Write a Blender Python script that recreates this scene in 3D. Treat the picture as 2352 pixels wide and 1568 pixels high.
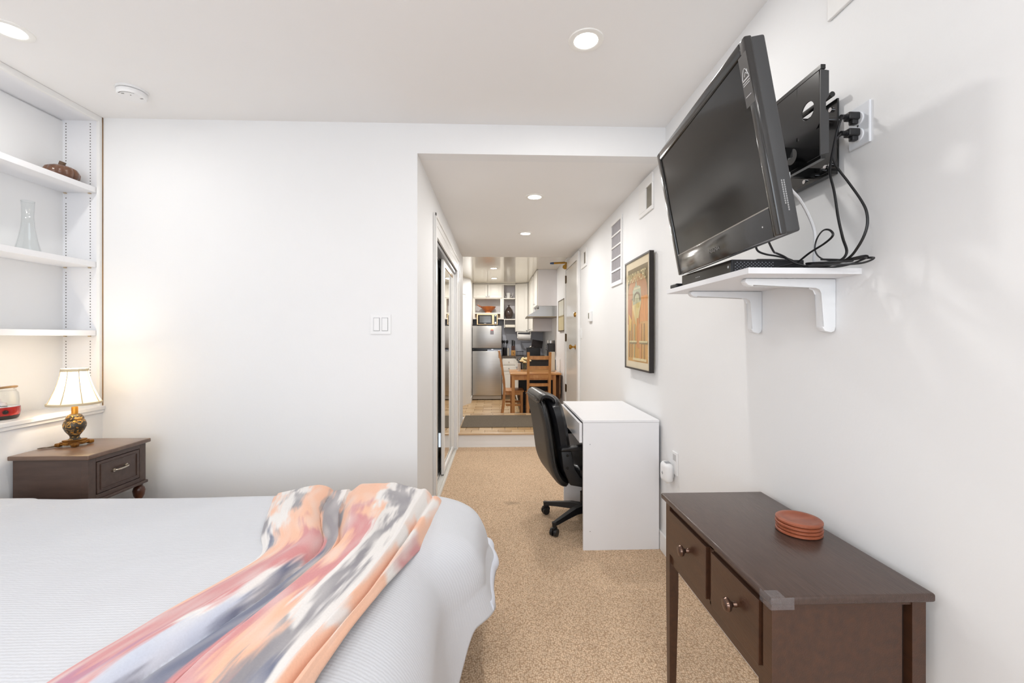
import bpy, bmesh, math, random
from mathutils import Vector, Matrix, noise
random.seed(4)
PI = math.pi
for o in list(bpy.data.objects): bpy.data.objects.remove(o)
SC = bpy.context.scene
COL = SC.collection

# ------------------------------------------------------------ camera, world, lights, exposure
cam = bpy.data.cameras.new('camera'); cam.lens = 15.153; cam.sensor_width = 36; cam.shift_y = -0.00468
cam.clip_start = .02
co = bpy.data.objects.new('camera', cam); COL.objects.link(co)
co.location = (0, 0, 1.3); co.rotation_euler = (PI/2, 0, -math.radians(1.967))
SC.camera = co
SC.view_settings.view_transform = 'Standard'; SC.view_settings.look = 'None'
SC.view_settings.gamma = 1; SC.view_settings.use_curve_mapping = False
SC.view_settings.exposure = 0.05
W = bpy.data.worlds.new('world'); SC.world = W; W.use_nodes = True
W.node_tree.nodes['Background'].inputs[0].default_value = (.80, .88, 1, 1)
W.node_tree.nodes['Background'].inputs[1].default_value = 1.2

def area(name, loc, rot, sx, sy, power, col, disk=False, spread=PI):
    l = bpy.data.lights.new(name, 'AREA'); l.shape = 'DISK' if disk else 'RECTANGLE'
    l.size = sx
    if not disk: l.size_y = sy
    l.energy = power; l.color = col; l.spread = spread
    o = bpy.data.objects.new(name, l); COL.objects.link(o); o.location = loc; o.rotation_euler = rot
    return o
DAY = (.87, .93, 1.0); WARM = (1, .98, .945); NEUT = (1, .975, .94)
# daylight entering by the two windows behind the camera
area('window_daylight', (-.95, -1.66, 1.45), (-PI/2, 0, PI), 1.5, 1.3, 25, DAY)
area('window_daylight', (.45, -1.66, 1.45), (-PI/2, 0, PI), .9, 1.3, 14, DAY)
LAMPS = [(-1.99, 1.83, 2.553, 3.4), (.375, 1.81, 2.553, 6.2), (-.85, -.5, 2.553, 8.2), (.40, -.7, 2.553, 7.4), (-1.9, -.3, 2.553, 7),
         (.288, 3.31, 2.377, 7.5), (.295, 4.49, 2.377, 12), (-.058, 7.15, 2.433, 21), (-.059, 8.38, 2.433, 12)]
for i, (x, y, z, p) in enumerate(LAMPS):
    area('downlight_lamp', (x, y, z-.012), (0, 0, 0), .085, .085, p*1.0, NEUT if i < 5 else WARM if i > 6 else (1, .99, .975), True)

# ------------------------------------------------------------ materials
def lin(c):
    return tuple(((v/255)/12.92 if v/255 <= .04045 else ((v/255+.055)/1.055)**2.4) for v in c)
MATS = {}
def M(name, rgb, rough=.5, metal=0, var=.0, vs=6, bump=0, bs=40, stretch=None, coat=0, spec=.5, emit=None, es=0, trans=0, ior=1.45, sss=0, rgb2=None, detail=4, alpha=1):
    if name in MATS: return MATS[name]
    m = bpy.data.materials.new(name); m.use_nodes = True; nt = m.node_tree; b = nt.nodes['Principled BSDF']
    c = (*lin(rgb), 1)
    b.inputs['Base Color'].default_value = c; b.inputs['Roughness'].default_value = rough; b.inputs['Metallic'].default_value = metal
    b.inputs['Specular IOR Level'].default_value = spec; b.inputs['Coat Weight'].default_value = coat; b.inputs['Coat Roughness'].default_value = .12
    b.inputs['Transmission Weight'].default_value = trans; b.inputs['IOR'].default_value = ior; b.inputs['Alpha'].default_value = alpha
    if sss: b.inputs['Subsurface Weight'].default_value = sss; b.inputs['Subsurface Radius'].default_value = (.02, .02, .02)
    if emit: b.inputs['Emission Color'].default_value = (*lin(emit), 1); b.inputs['Emission Strength'].default_value = es
    tc = nt.nodes.new('ShaderNodeTexCoord'); mp = nt.nodes.new('ShaderNodeMapping'); nt.links.new(tc.outputs['Object'], mp.inputs['Vector'])
    if stretch: mp.inputs['Scale'].default_value = stretch
    n = nt.nodes.new('ShaderNodeTexNoise'); n.inputs['Scale'].default_value = vs; n.inputs['Detail'].default_value = detail
    nt.links.new(mp.outputs[0], n.inputs['Vector'])
    if var or rgb2:
        mx = nt.nodes.new('ShaderNodeMix'); mx.data_type = 'RGBA'
        r = nt.nodes.new('ShaderNodeMapRange'); r.inputs[1].default_value = .32; r.inputs[2].default_value = .68
        nt.links.new(n.outputs['Fac'], r.inputs[0]); nt.links.new(r.outputs[0], mx.inputs['Factor'])
        mx.inputs['A'].default_value = c
        mx.inputs['B'].default_value = (*lin(rgb2), 1) if rgb2 else (*[v*(1-var) for v in c[:3]], 1)
        nt.links.new(mx.outputs['Result'], b.inputs['Base Color'])
    if bump:
        n2 = nt.nodes.new('ShaderNodeTexNoise'); n2.inputs['Scale'].default_value = bs; n2.inputs['Detail'].default_value = 3
        nt.links.new(mp.outputs[0], n2.inputs['Vector'])
        bp = nt.nodes.new('ShaderNodeBump'); bp.inputs['Strength'].default_value = bump; bp.inputs['Distance'].default_value = .002
        nt.links.new(n2.outputs['Fac'], bp.inputs['Height']); nt.links.new(bp.outputs[0], b.inputs['Normal'])
    MATS[name] = m
    return m
wallm = M('white_wall_paint', (240, 240, 240), .62, var=.02, vs=1.5, bump=.12, bs=90)
ceilm = M('ceiling_paint', (244, 243, 242), .75, var=.02, vs=1.2, bump=.06, bs=120)
kceilm = M('gloss_ceiling_paint', (226, 220, 205), .13, var=.02, vs=1.2, coat=.3)
trimm = M('white_gloss_trim', (240, 239, 237), .3, var=.015, vs=4)
whitem = M('white_lacquer', (238, 238, 240), .38, var=.015, vs=5)
cabm = M('cabinet_white', (236, 232, 224), .35, var=.02, vs=5)
plastw = M('white_plastic', (240, 240, 240), .35, var=.01)
greyhole = M('dark_hole', (55, 50, 46), .8, var=.1)
vgrey = M('vent_grey', (158, 154, 156), .6, var=.12, vs=30)
vgrey2 = M('vent_olive_grey', (128, 122, 108), .6, var=.12, vs=30)
darkwood = M('espresso_wood', (76, 48, 32), .33, rgb2=(64, 41, 29), vs=9, stretch=(6, .8, 6), bump=.25, bs=60, coat=.25)
darkwood_top = M('espresso_wood_top', (78, 60, 52), .36, rgb2=(66, 50, 43), vs=14, stretch=(7, .7, 7), bump=.5, bs=45, coat=.2)
nightwood = M('nightstand_wood', (82, 63, 54), .35, rgb2=(72, 54, 46), vs=8, stretch=(1, 6, 6), bump=.1, coat=.2)
legwood = M('turned_leg_wood', (92, 52, 34), .3, rgb2=(70, 38, 26), vs=12, coat=.3)
pine = M('pine_wood', (198, 142, 84), .4, rgb2=(176, 116, 62), vs=10, stretch=(3, 3, .6), coat=.15)
pinetop = M('pine_table_top', (212, 156, 96), .3, rgb2=(190, 130, 74), vs=8, stretch=(.6, 4, 4), coat=.3)
blackp = M('black_plastic', (24, 24, 26), .45, var=.1, bump=.15, bs=300)
leather = M('black_leather', (26, 26, 28), .3, var=.25, vs=14, bump=.45, bs=130, coat=.15)
tvb = M('tv_gloss_bezel', (30, 28, 27), .13, var=.05, coat=.6)
tvs = M('tv_side_plastic', (62, 62, 63), .5, var=.06)
tvscr = M('tv_screen_glass', (22, 20, 19), .12, var=.05, spec=.45)
blk = M('black_steel', (14, 14, 15), .22, var=.1, coat=.3)
chrome = M('chrome', (215, 215, 218), .15, metal=1, var=.03)
steel = M('brushed_stainless', (200, 198, 195), .33, metal=1, var=.08, vs=3, stretch=(1, 1, 30))
hoodm = M('hood_stainless', (172, 170, 168), .22, metal=1, var=.05, vs=3)
mirror = M('mirror_glass', (232, 232, 228), .01, metal=1, var=.01)
brass = M('brass', (186, 142, 66), .25, metal=1, var=.15, vs=20)
nickel = M('brushed_nickel', (196, 186, 172), .28, metal=1, var=.05)
txtw = M('print_white', (205, 205, 205), .5, var=.02)
cord = M('black_cord', (26, 26, 28), .4, var=.1)
wcord = M('white_cord', (225, 226, 228), .4, var=.02)
gray = M('fridge_grey_side', (95, 95, 96), .5, var=.05)

def glass_mat(name, tint=(255, 255, 255), k=.7):
    m = bpy.data.materials.new(name); m.use_nodes = True; nt = m.node_tree
    for n in list(nt.nodes): nt.nodes.remove(n)
    out = nt.nodes.new('ShaderNodeOutputMaterial'); g = nt.nodes.new('ShaderNodeBsdfGlossy'); g.inputs['Roughness'].default_value = .03
    t = nt.nodes.new('ShaderNodeBsdfTransparent'); t.inputs[0].default_value = (*lin(tint), 1)
    f = nt.nodes.new('ShaderNodeLayerWeight'); f.inputs[0].default_value = .5
    pw = nt.nodes.new('ShaderNodeMath'); pw.operation = 'POWER'; pw.inputs[1].default_value = 3.5
    mr = nt.nodes.new('ShaderNodeMath'); mr.operation = 'MULTIPLY_ADD'; mr.inputs[1].default_value = k; mr.inputs[2].default_value = .03
    mx = nt.nodes.new('ShaderNodeMixShader'); nt.links.new(f.outputs['Facing'], pw.inputs[0]); nt.links.new(pw.outputs[0], mr.inputs[0]); nt.links.new(mr.outputs[0], mx.inputs[0])
    nt.links.new(t.outputs[0], mx.inputs[1]); nt.links.new(g.outputs[0], mx.inputs[2]); nt.links.new(mx.outputs[0], out.inputs[0])
    return m
glass = glass_mat('clear_glass', (252, 253, 253)); pglass = glass_mat('picture_glass', k=.25)

def carpet_mat():
    m = bpy.data.materials.new('berber_carpet'); m.use_nodes = True; nt = m.node_tree; b = nt.nodes['Principled BSDF']
    b.inputs['Roughness'].default_value = .95; b.inputs['Specular IOR Level'].default_value = .1
    tc = nt.nodes.new('ShaderNodeTexCoord')
    v = nt.nodes.new('ShaderNodeTexVoronoi'); v.inputs['Scale'].default_value = 125; v.inputs['Randomness'].default_value = .75
    nt.links.new(tc.outputs['Object'], v.inputs['Vector'])
    cr = nt.nodes.new('ShaderNodeValToRGB'); e = cr.color_ramp.elements
    e[0].position = .12; e[0].color = (*lin((240, 214, 184)), 1); e[1].position = .72; e[1].color = (*lin((186, 154, 124)), 1)
    nt.links.new(v.outputs['Distance'], cr.inputs[0])
    n = nt.nodes.new('ShaderNodeTexNoise'); n.inputs['Scale'].default_value = 1.6; n.inputs['Detail'].default_value = 6
    nt.links.new(tc.outputs['Object'], n.inputs['Vector'])
    n3 = nt.nodes.new('ShaderNodeTexNoise'); n3.inputs['Scale'].default_value = 60; nt.links.new(tc.outputs['Object'], n3.inputs['Vector'])
    mx = nt.nodes.new('ShaderNodeMix'); mx.data_type = 'RGBA'; mx.blend_type = 'MULTIPLY'; mx.inputs['Factor'].default_value = 1
    r = nt.nodes.new('ShaderNodeMapRange'); r.inputs[1].default_value = .3; r.inputs[2].default_value = .7; r.inputs[3].default_value = .90; r.inputs[4].default_value = 1.03
    nt.links.new(n.outputs['Fac'], r.inputs[0])
    r3 = nt.nodes.new('ShaderNodeMapRange'); r3.inputs[1].default_value = .3; r3.inputs[2].default_value = .7; r3.inputs[3].default_value = .86; r3.inputs[4].default_value = 1.06
    nt.links.new(n3.outputs['Fac'], r3.inputs[0])
    mm = nt.nodes.new('ShaderNodeMath'); mm.operation = 'MULTIPLY'; nt.links.new(r.outputs[0], mm.inputs[0]); nt.links.new(r3.outputs[0], mm.inputs[1])
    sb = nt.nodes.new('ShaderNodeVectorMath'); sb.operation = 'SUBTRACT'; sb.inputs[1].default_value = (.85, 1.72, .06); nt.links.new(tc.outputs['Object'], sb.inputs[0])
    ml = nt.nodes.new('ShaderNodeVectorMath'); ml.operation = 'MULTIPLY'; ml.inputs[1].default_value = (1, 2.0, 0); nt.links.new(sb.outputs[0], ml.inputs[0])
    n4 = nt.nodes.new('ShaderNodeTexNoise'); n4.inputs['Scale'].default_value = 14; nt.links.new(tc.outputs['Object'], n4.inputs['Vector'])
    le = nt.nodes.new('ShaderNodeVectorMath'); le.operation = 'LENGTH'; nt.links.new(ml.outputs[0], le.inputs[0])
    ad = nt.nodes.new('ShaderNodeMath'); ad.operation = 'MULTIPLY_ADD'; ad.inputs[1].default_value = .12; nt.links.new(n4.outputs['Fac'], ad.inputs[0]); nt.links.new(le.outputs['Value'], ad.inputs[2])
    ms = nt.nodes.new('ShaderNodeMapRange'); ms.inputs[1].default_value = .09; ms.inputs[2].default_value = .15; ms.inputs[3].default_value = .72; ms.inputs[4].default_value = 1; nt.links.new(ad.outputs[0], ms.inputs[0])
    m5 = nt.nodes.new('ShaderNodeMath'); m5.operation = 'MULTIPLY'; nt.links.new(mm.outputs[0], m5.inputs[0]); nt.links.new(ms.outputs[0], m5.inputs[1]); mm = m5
    nt.links.new(cr.outputs[0], mx.inputs['A']); nt.links.new(mm.outputs[0], mx.inputs['B'])
    nt.links.new(mx.outputs['Result'], b.inputs['Base Color'])
    bp = nt.nodes.new('ShaderNodeBump'); bp.inputs['Strength'].default_value = .7; bp.inputs['Distance'].default_value = .004; bp.invert = True
    nt.links.new(v.outputs['Distance'], bp.inputs['Height']); nt.links.new(bp.outputs[0], b.inputs['Normal'])
    return m
carpet = carpet_mat()

def rib_mat():
    m = bpy.data.materials.new('ribbed_white_cotton'); m.use_nodes = True; nt = m.node_tree; b = nt.nodes['Principled BSDF']
    b.inputs['Roughness'].default_value = .9; b.inputs['Specular IOR Level'].default_value = .15; b.inputs['Base Color'].default_value = (*lin((214, 216, 221)), 1)
    at = nt.nodes.new('ShaderNodeAttribute'); at.attribute_name = 'cloth_uv'
    sx = nt.nodes.new('ShaderNodeSeparateXYZ'); nt.links.new(at.outputs['Vector'], sx.inputs[0])
    n = nt.nodes.new('ShaderNodeTexNoise'); n.inputs['Scale'].default_value = 60; nt.links.new(at.outputs['Vector'], n.inputs['Vector'])
    a1 = nt.nodes.new('ShaderNodeMath'); a1.operation = 'MULTIPLY_ADD'; a1.inputs[1].default_value = 2*PI/.0095
    m2 = nt.nodes.new('ShaderNodeMath'); m2.operation = 'MULTIPLY'; m2.inputs[1].default_value = 5
    nt.links.new(n.outputs['Fac'], m2.inputs[0]); nt.links.new(sx.outputs[1], a1.inputs[0]); nt.links.new(m2.outputs[0], a1.inputs[2])
    s = nt.nodes.new('ShaderNodeMath'); s.operation = 'SINE'; nt.links.new(a1.outputs[0], s.inputs[0])
    a2 = nt.nodes.new('ShaderNodeMath'); a2.operation = 'MULTIPLY'; a2.inputs[1].default_value = 2*PI/.007; nt.links.new(sx.outputs[0], a2.inputs[0])
    s2 = nt.nodes.new('ShaderNodeMath'); s2.operation = 'SINE'; nt.links.new(a2.outputs[0], s2.inputs[0])
    ad = nt.nodes.new('ShaderNodeMath'); ad.operation = 'MULTIPLY_ADD'; ad.inputs[1].default_value = .25; nt.links.new(s2.outputs[0], ad.inputs[0]); nt.links.new(s.outputs[0], ad.inputs[2])
    bp = nt.nodes.new('ShaderNodeBump'); bp.inputs['Strength'].default_value = .15; bp.inputs['Distance'].default_value = .002
    nt.links.new(ad.outputs[0], bp.inputs['Height']); nt.links.new(bp.outputs[0], b.inputs['Normal'])
    return m
ribm = rib_mat()

# ------------------------------------------------------------ mesh helpers
ORG = {}
def orgof(p): return ORG.get(p.name, Vector((0, 0, 0))) if p else Vector((0, 0, 0))
class MB:
    def __init__(s): s.bm = bmesh.new()
    def box(s, x0, y0, z0, x1, y1, z1, bev=0, seg=2, mat=None):
        g = bmesh.ops.create_cube(s.bm, size=1)['verts']
        for v in g:
            v.co = Vector((x0 + (v.co.x+.5)*(x1-x0), y0 + (v.co.y+.5)*(y1-y0), z0 + (v.co.z+.5)*(z1-z0)))
        if mat is not None:
            for v in g: v.co = mat @ v.co
        if bev:
            es = list({e for v in g for e in v.link_edges})
            bmesh.ops.bevel(s.bm, geom=es, offset=bev, segments=seg, affect='EDGES', profile=.5)
        return s
    def cyl(s, p0, p1, r0, r1=None, seg=16, cap=True):
        r1 = r0 if r1 is None else r1; p0 = Vector(p0); p1 = Vector(p1); d = (p1-p0).normalized()
        a = d.orthogonal().normalized(); b = d.cross(a); A = []; B = []
        for i in range(seg):
            t = 2*PI*i/seg; q = a*math.cos(t)+b*math.sin(t)
            A.append(s.bm.verts.new(p0+q*r0)); B.append(s.bm.verts.new(p1+q*r1))
        for i in range(seg): s.bm.faces.new((A[i], A[(i+1) % seg], B[(i+1) % seg], B[i]))
        if cap: s.bm.faces.new(A[::-1]); s.bm.faces.new(B)
        return s
    def lathe(s, cx, cy, prof, seg=32, cap=True, lobes=0, la=0, mat=None, sx=1, sy=1):
        rings = []
        for r, z in prof:
            ring = []
            for i in range(seg):
                t = 2*PI*i/seg; rr = r*(1-la*abs(math.sin(t*lobes/2))**1.0*1) if lobes == 0 else r*(1-la+la*abs(math.sin(t*lobes/2))**.6)
                v = Vector((cx+rr*math.cos(t)*sx, cy+rr*math.sin(t)*sy, z))
                if mat is not None: v = mat @ v
                ring.append(s.bm.verts.new(v))
            rings.append(ring)
        for a, b in zip(rings, rings[1:]):
            for i in range(seg): s.bm.faces.new((a[i], a[(i+1) % seg], b[(i+1) % seg], b[i]))
        if cap:
            s.bm.faces.new(rings[0][::-1]); s.bm.faces.new(rings[-1])
        return s
    def tube(s, pts, r, seg=8, smooth=True, flat=1.0, radii=None):
        pts = [Vector(p) for p in pts]
        if smooth and len(pts) > 2:
            q = []
            for i in range(len(pts)-1):
                p0 = pts[max(i-1, 0)]; p1 = pts[i]; p2 = pts[i+1]; p3 = pts[min(i+2, len(pts)-1)]
                for k in range(6):
                    t = k/6
                    q.append(.5*((2*p1)+(p2-p0)*t+(2*p0-5*p1+4*p2-p3)*t*t+(3*p1-p0-3*p2+p3)*t**3))
            q.append(pts[-1]); pts = q
        n = len(pts); prev = None; rings = []
        for i, p in enumerate(pts):
            d = (pts[min(i+1, n-1)]-pts[max(i-1, 0)]).normalized()
            a = d.orthogonal().normalized() if prev is None else (prev-d*prev.dot(d)).normalized()
            prev = a; b = d.cross(a)
            rr = r if radii is None else radii[0]+(radii[1]-radii[0])*i/(n-1)
            rings.append([s.bm.verts.new(p+a*math.cos(2*PI*k/seg)*rr*flat+b*math.sin(2*PI*k/seg)*rr) for k in range(seg)])
        for a, b in zip(rings, rings[1:]):
            for i in range(seg): s.bm.faces.new((a[i], a[(i+1) % seg], b[(i+1) % seg], b[i]))
        s.bm.faces.new(rings[0][::-1]); s.bm.faces.new(rings[-1])
        return s
    def prism(s, poly, ax, a0, a1, bev=0):
        # poly: 2D points in the two other axes (in order x,y,z without ax)
        def mk(p, a):
            c = list(p); c.insert(ax, a); return Vector(c)
        A = [s.bm.verts.new(mk(p, a0)) for p in poly]; B = [s.bm.verts.new(mk(p, a1)) for p in poly]
        n = len(poly)
        for i in range(n): s.bm.faces.new((A[i], A[(i+1) % n], B[(i+1) % n], B[i]))
        s.bm.faces.new(A[::-1]); s.bm.faces.new(B)
        if bev:
            es = list({e for v in A+B for e in v.link_edges})
            bmesh.ops.bevel(s.bm, geom=es, offset=bev, segments=2, affect='EDGES', profile=.5)
        return s
    def text(s, body, size, mat, ext=.0004):
        c = bpy.data.curves.new('t', 'FONT'); c.body = body; c.size = size; c.extrude = ext; c.align_x = 'CENTER'; c.resolution_u = 2
        o = bpy.data.objects.new('t', c); COL.objects.link(o); dg = bpy.context.evaluated_depsgraph_get(); dg.update()
        me = bpy.data.meshes.new_from_object(o.evaluated_get(dg)); me.transform(mat); s.bm.from_mesh(me)
        bpy.data.objects.remove(o); bpy.data.curves.remove(c); bpy.data.meshes.remove(me)
        return s
    def build(s, name, mat, parent=None, smooth=False, local=False, label=None, **kw):
        bmesh.ops.recalc_face_normals(s.bm, faces=s.bm.faces)
        o_ = Vector((0, 0, 0))
        if parent: o_ = Vector((0, 0, 0)) if local else orgof(parent)
        elif not local:
            xs = [v.co for v in s.bm.verts]
            o_ = Vector(((min(v.x for v in xs)+max(v.x for v in xs))/2, (min(v.y for v in xs)+max(v.y for v in xs))/2, min(v.z for v in xs)))
        if o_.length: bmesh.ops.translate(s.bm, verts=s.bm.verts, vec=-o_)
        me = bpy.data.meshes.new(name); s.bm.to_mesh(me); s.bm.free()
        me.materials.append(mat)
        if smooth:
            me.polygons.foreach_set('use_smooth', [True]*len(me.polygons))
            try: me.set_sharp_from_angle(angle=math.radians(38))
            except Exception: pass
        o = bpy.data.objects.new(name, me); COL.objects.link(o)
        if parent: o.parent = parent; ORG[o.name] = orgof(parent)
        else: o.location = o_; ORG[o.name] = o_
        if label: o['label'] = label
        for k, v in kw.items(): o[k] = v
        return o
def thing(name, label, cat, loc, rz=0, group=None, rot=None):
    o = bpy.data.objects.new(name, None); COL.objects.link(o); o.location = loc; o.rotation_euler = rot or (0, 0, rz); o.empty_display_size = .05
    o['label'] = label; o['category'] = cat
    if group: o['group'] = group
    ORG[o.name] = Vector(loc)
    return o
def tag(o, label, cat, group=None):
    o['label'] = label; o['category'] = cat
    if group: o['group'] = group
    return o
def struct(o): o['kind'] = 'structure'; return o
def dup(root, loc, rz=None, label=None):
    r = root.copy(); COL.objects.link(r); r.location = loc
    if rz is not None: r.rotation_euler[2] = rz
    if label: r['label'] = label
    for ch in list(root.children):
        c = ch.copy(); COL.objects.link(c); c.parent = r
        for g in ch.children:
            d = g.copy(); COL.objects.link(d); d.parent = c
    return r
def B(*a, **k): return MB().box(*a, **k)
# matrix: text lying in plane facing -X (read from -X side): local x -> -Y, local y -> +Z
def face_mx(loc, sx=1, sy=1):   # text on a surface facing -X
    return Matrix.Translation(loc) @ Matrix(((0, 0, -1, 0), (-sx, 0, 0, 0), (0, sy, 0, 0), (0, 0, 0, 1)))
def face_my(loc, sx=1, sy=1):   # text on a surface facing -Y
    return Matrix.Translation(loc) @ Matrix(((sx, 0, 0, 0), (0, 0, -1, 0), (0, sy, 0, 0), (0, 0, 0, 1)))

XR = 1.008; XL = -2.262; YB = 2.55; ZC = 2.553; ZH = 2.377; ZK = 2.433; XH = -.469
# ------------------------------------------------------------ SETTING
struct(B(-2.55, -1.8, -.06, 1.1, 5.10, 0).build('floor', carpet))
struct(B(-1.9, 6.38, -.06, 1.1, 9.6, -.012).build('floor', M('grout', (170, 145, 112), .8, var=.1)))
c = MB().box(-2.55, -1.8, ZC, 1.1, YB+.02, ZC+.08); struct(c.build('ceiling', ceilm))
struct(B(-1.9, YB+.1, ZH, 1.1, 5.83, ZC+.08).build('ceiling', ceilm))
struct(B(-1.9, 5.83, ZK, 1.1, 9.6, ZC+.08).build('ceiling', kceilm))
struct(B(-2.55, YB, 0, XH, YB+.1, ZC).box(XH, YB, ZH, XR, YB+.1, ZC).build('wall_back', wallm))
struct(B(XR, -1.8, 0, XR+.09, 9.6, ZC).build('wall_right', wallm))
struct(B(-2.55, -1.8, 0, XL, YB, .885).box(-2.55, -1.8, .885, XL, .35, ZC).box(-2.55, .35, .885, -2.478, YB, ZC).build('wall_left', wallm))
# wall behind the camera with two windows
wb = MB()
wb.box(-2.55, -1.8, 0, XR, -1.7, .75).box(-2.55, -1.8, 2.15, XR, -1.7, ZC).box(-2.55, -1.8, .75, -1.75, -1.7, 2.15).box(-.15, -1.8, .75, -.05, -1.7, 2.15).box(.95, -1.8, .75, XR, -1.7, 2.15)
struct(wb.build('wall_front', wallm))
for k, (a, b) in enumerate(((-1.75, -.15), (-.05, .95))):
    f = struct(B(a, -1.79, .75, a+.05, -1.72, 2.15).box(b-.05, -1.79, .75, b, -1.72, 2.15).box(a, -1.79, .75, b, -1.72, .80).box(a, -1.79, 2.10, b, -1.72, 2.15).box((a+b)/2-.02, -1.79, .8, (a+b)/2+.02, -1.73, 2.1).build('window_%d' % (k+1), trimm))
    B(a+.05, -1.765, .8, b-.05, -1.76, 2.1).build('window_pane', glass, f)
# hall left wall around the mirrored closet
struct(B(XH-.09, YB+.1, 0, XH, 3.28, ZH).box(XH-.09, 3.28, 2.07, XH, 4.98, ZH).box(XH-.09, 4.98, 0, XH, 5.9, ZH).build('wall_hall_left', wallm))
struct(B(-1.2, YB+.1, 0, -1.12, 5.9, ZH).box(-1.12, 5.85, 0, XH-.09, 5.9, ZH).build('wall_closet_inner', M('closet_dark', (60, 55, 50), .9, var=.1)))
# closet casing
t = MB().box(XH, 3.17, 0, XH+.016, 3.285, 2.21, .003).box(XH, 3.285, 2.055, XH+.016, 4.975, 2.21, .003).box(XH, 4.975, 0, XH+.016, 5.16, 2.21, .003)
t.box(XH+.016, 3.17, 0, XH+.024, 3.19, 2.21, .002).box(XH+.016, 3.17, 2.185, XH+.024, 5.16, 2.21, .002).box(XH+.016, 5.14, 0, XH+.024, 5.16, 2.21, .002).box(XH+.01, 3.285, 2.13, XH+.02, 4.975, 2.14, .002)
struct(t.build('trim_1', trimm))
struct(B(XH-.085, 3.285, 2.02, XH-.005, 4.975, 2.075).build('trim_2', M('track_grey', (150, 150, 152), .35, metal=.6, var=.05)))
d = thing('mirrored_closet_door', 'rear sliding mirror closet door nearest the bed, in a chrome frame', 'closet door', (-.535, 3.72, .02))
B(-.541, 3.32, .05, -.537, 4.18, 2.0).build('mirror_panel', mirror, d)
B(-.55, 3.292, .02, -.53, 3.325, 2.03, .003).box(-.55, 4.175, .02, -.53, 4.20, 2.03, .003).box(-.549, 3.32, .02, -.531, 4.18, .05, .003).box(-.549, 3.32, 2.0, -.531, 4.18, 2.03, .003).build('frame', chrome, d)
d = thing('mirrored_closet_door', 'front sliding mirror closet door with a white frame, nearer the kitchen', 'closet door', (-.50, 4.5, .02))
B(-.508, 4.09, .06, -.504, 4.88, 1.99).build('mirror_panel', mirror, d)
B(-.52, 4.02, .02, -.494, 4.10, 2.03, .004).box(-.52, 4.87, .02, -.494, 4.97, 2.03, .004).box(-.519, 4.1, .02, -.495, 4.87, .065, .003).box(-.519, 4.1, 1.985, -.495, 4.87, 2.03, .003).build('frame', trimm, d)
B(-.504, 4.10, 1.965, -.498, 4.87, 1.985, .002).build('gold_strip', brass, d)
tr = MB().box(-.56, 3.285, 0, -.462, 4.975, .008)
for x in (-.555, -.528, -.492, -.470): tr.box(x, 3.285, .008, x+.006, 4.975, .018)
struct(tr.build('trim_3', M('track_aluminium', (225, 222, 215), .4, metal=.2, var=.04)))
# baseboards
struct(B(XR-.014, -1.7, 0, XR, 5.06, .11, .003).build('baseboard_right', trimm))
struct(B(XL+.005, YB-.013, 0, XH, YB, .11, .003).build('baseboard_back', trimm))
struct(B(XH, YB+.1, 0, XH+.012, 3.17, .10, .003).build('baseboard_hall_left', trimm))
# thin brown strip painted in as the shadow gap at bookcase corner
struct(B(XL, YB-.006, .90, XL+.006, YB+.0, ZC).build('trim_4', M('shadow_gap_brown', (176, 140, 100), .7, rgb2=(120, 105, 92), vs=2)))
# landing step
st = struct(B(XH, 5.08, 0, XR, 6.395, .150).box(-1.5, 5.9, 0, XH, 6.395, .150).build('floor', M('riser_white', (240, 240, 240), .35, var=.01)))
B(XH, 5.060, .146, XR, 5.095, .170, .008, 3).build('step_nosing', M('nosing_wood', (206, 176, 140), .3, var=.1, vs=5, stretch=(.5, 6, 6)), st)
B(-1.5, 6.375, .146, XR, 6.400, .166, .004).build('step_nosing', M('nosing_wood', (206, 176, 140)), st)
struct(B(XH, 5.078, 0, XR, 5.082, .012, .001).build('trim_5', trimm))
tilem = [M('floor_tile_%s' % n, c, .28, rgb2=c2, vs=5, stretch=(1, 6, 1)) for n, c, c2 in (('honey', (205, 172, 128), (184, 148, 104)), ('sand', (214, 184, 144), (196, 164, 122)), ('tan', (192, 158, 114), (172, 138, 98)))]
tmesh = {}
def tile(parent, x0, y0, x1, y1, z0, z1, k):
    key = (round(x1-x0, 3), round(y1-y0, 3), k)
    if key not in tmesh:
        o = MB().box(-(x1-x0)/2, -(y1-y0)/2, 0, (x1-x0)/2, (y1-y0)/2, z1-z0, .0015, 1).build('floor_tile', tilem[k], None, local=True); tmesh[key] = o.data
        ORG.pop(o.name, None)
    else:
        o = bpy.data.objects.new('floor_tile', tmesh[key]); COL.objects.link(o)
    o.parent = parent; p = orgof(parent); o.location = ((x0+x1)/2-p.x, (y0+y1)/2-p.y, z0-p.z)
g = .004
y = 5.095
for r in range(8):
    y1 = min(y+.16, 6.375); x = XH - (.075 if r % 2 else 0) + .001
    while x < XR-.03:
        x1 = min(x+.16, XR-.001); xx = max(x, XH+.001 if y < 5.9 else -1.4)
        if x1-xx > .02: tile(st, xx, y, x1-g, y1-g, .150, .163, random.randrange(3))
        x += .16
    y = y1
    if y >= 6.37: break
kf = [o for o in bpy.data.objects if o.name.startswith('floor')][1]
kf = bpy.data.objects['floor.001']
y = 6.41; r = 0
while y < 9.0:
    x = -1.0 - (.15 if r % 2 else 0)
    while x < .42:
        tile(kf, x, y, x+.30-g, y+.15-g, -.012, 0, random.randrange(3)); x += .30
    y += .15; r += 1
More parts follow.
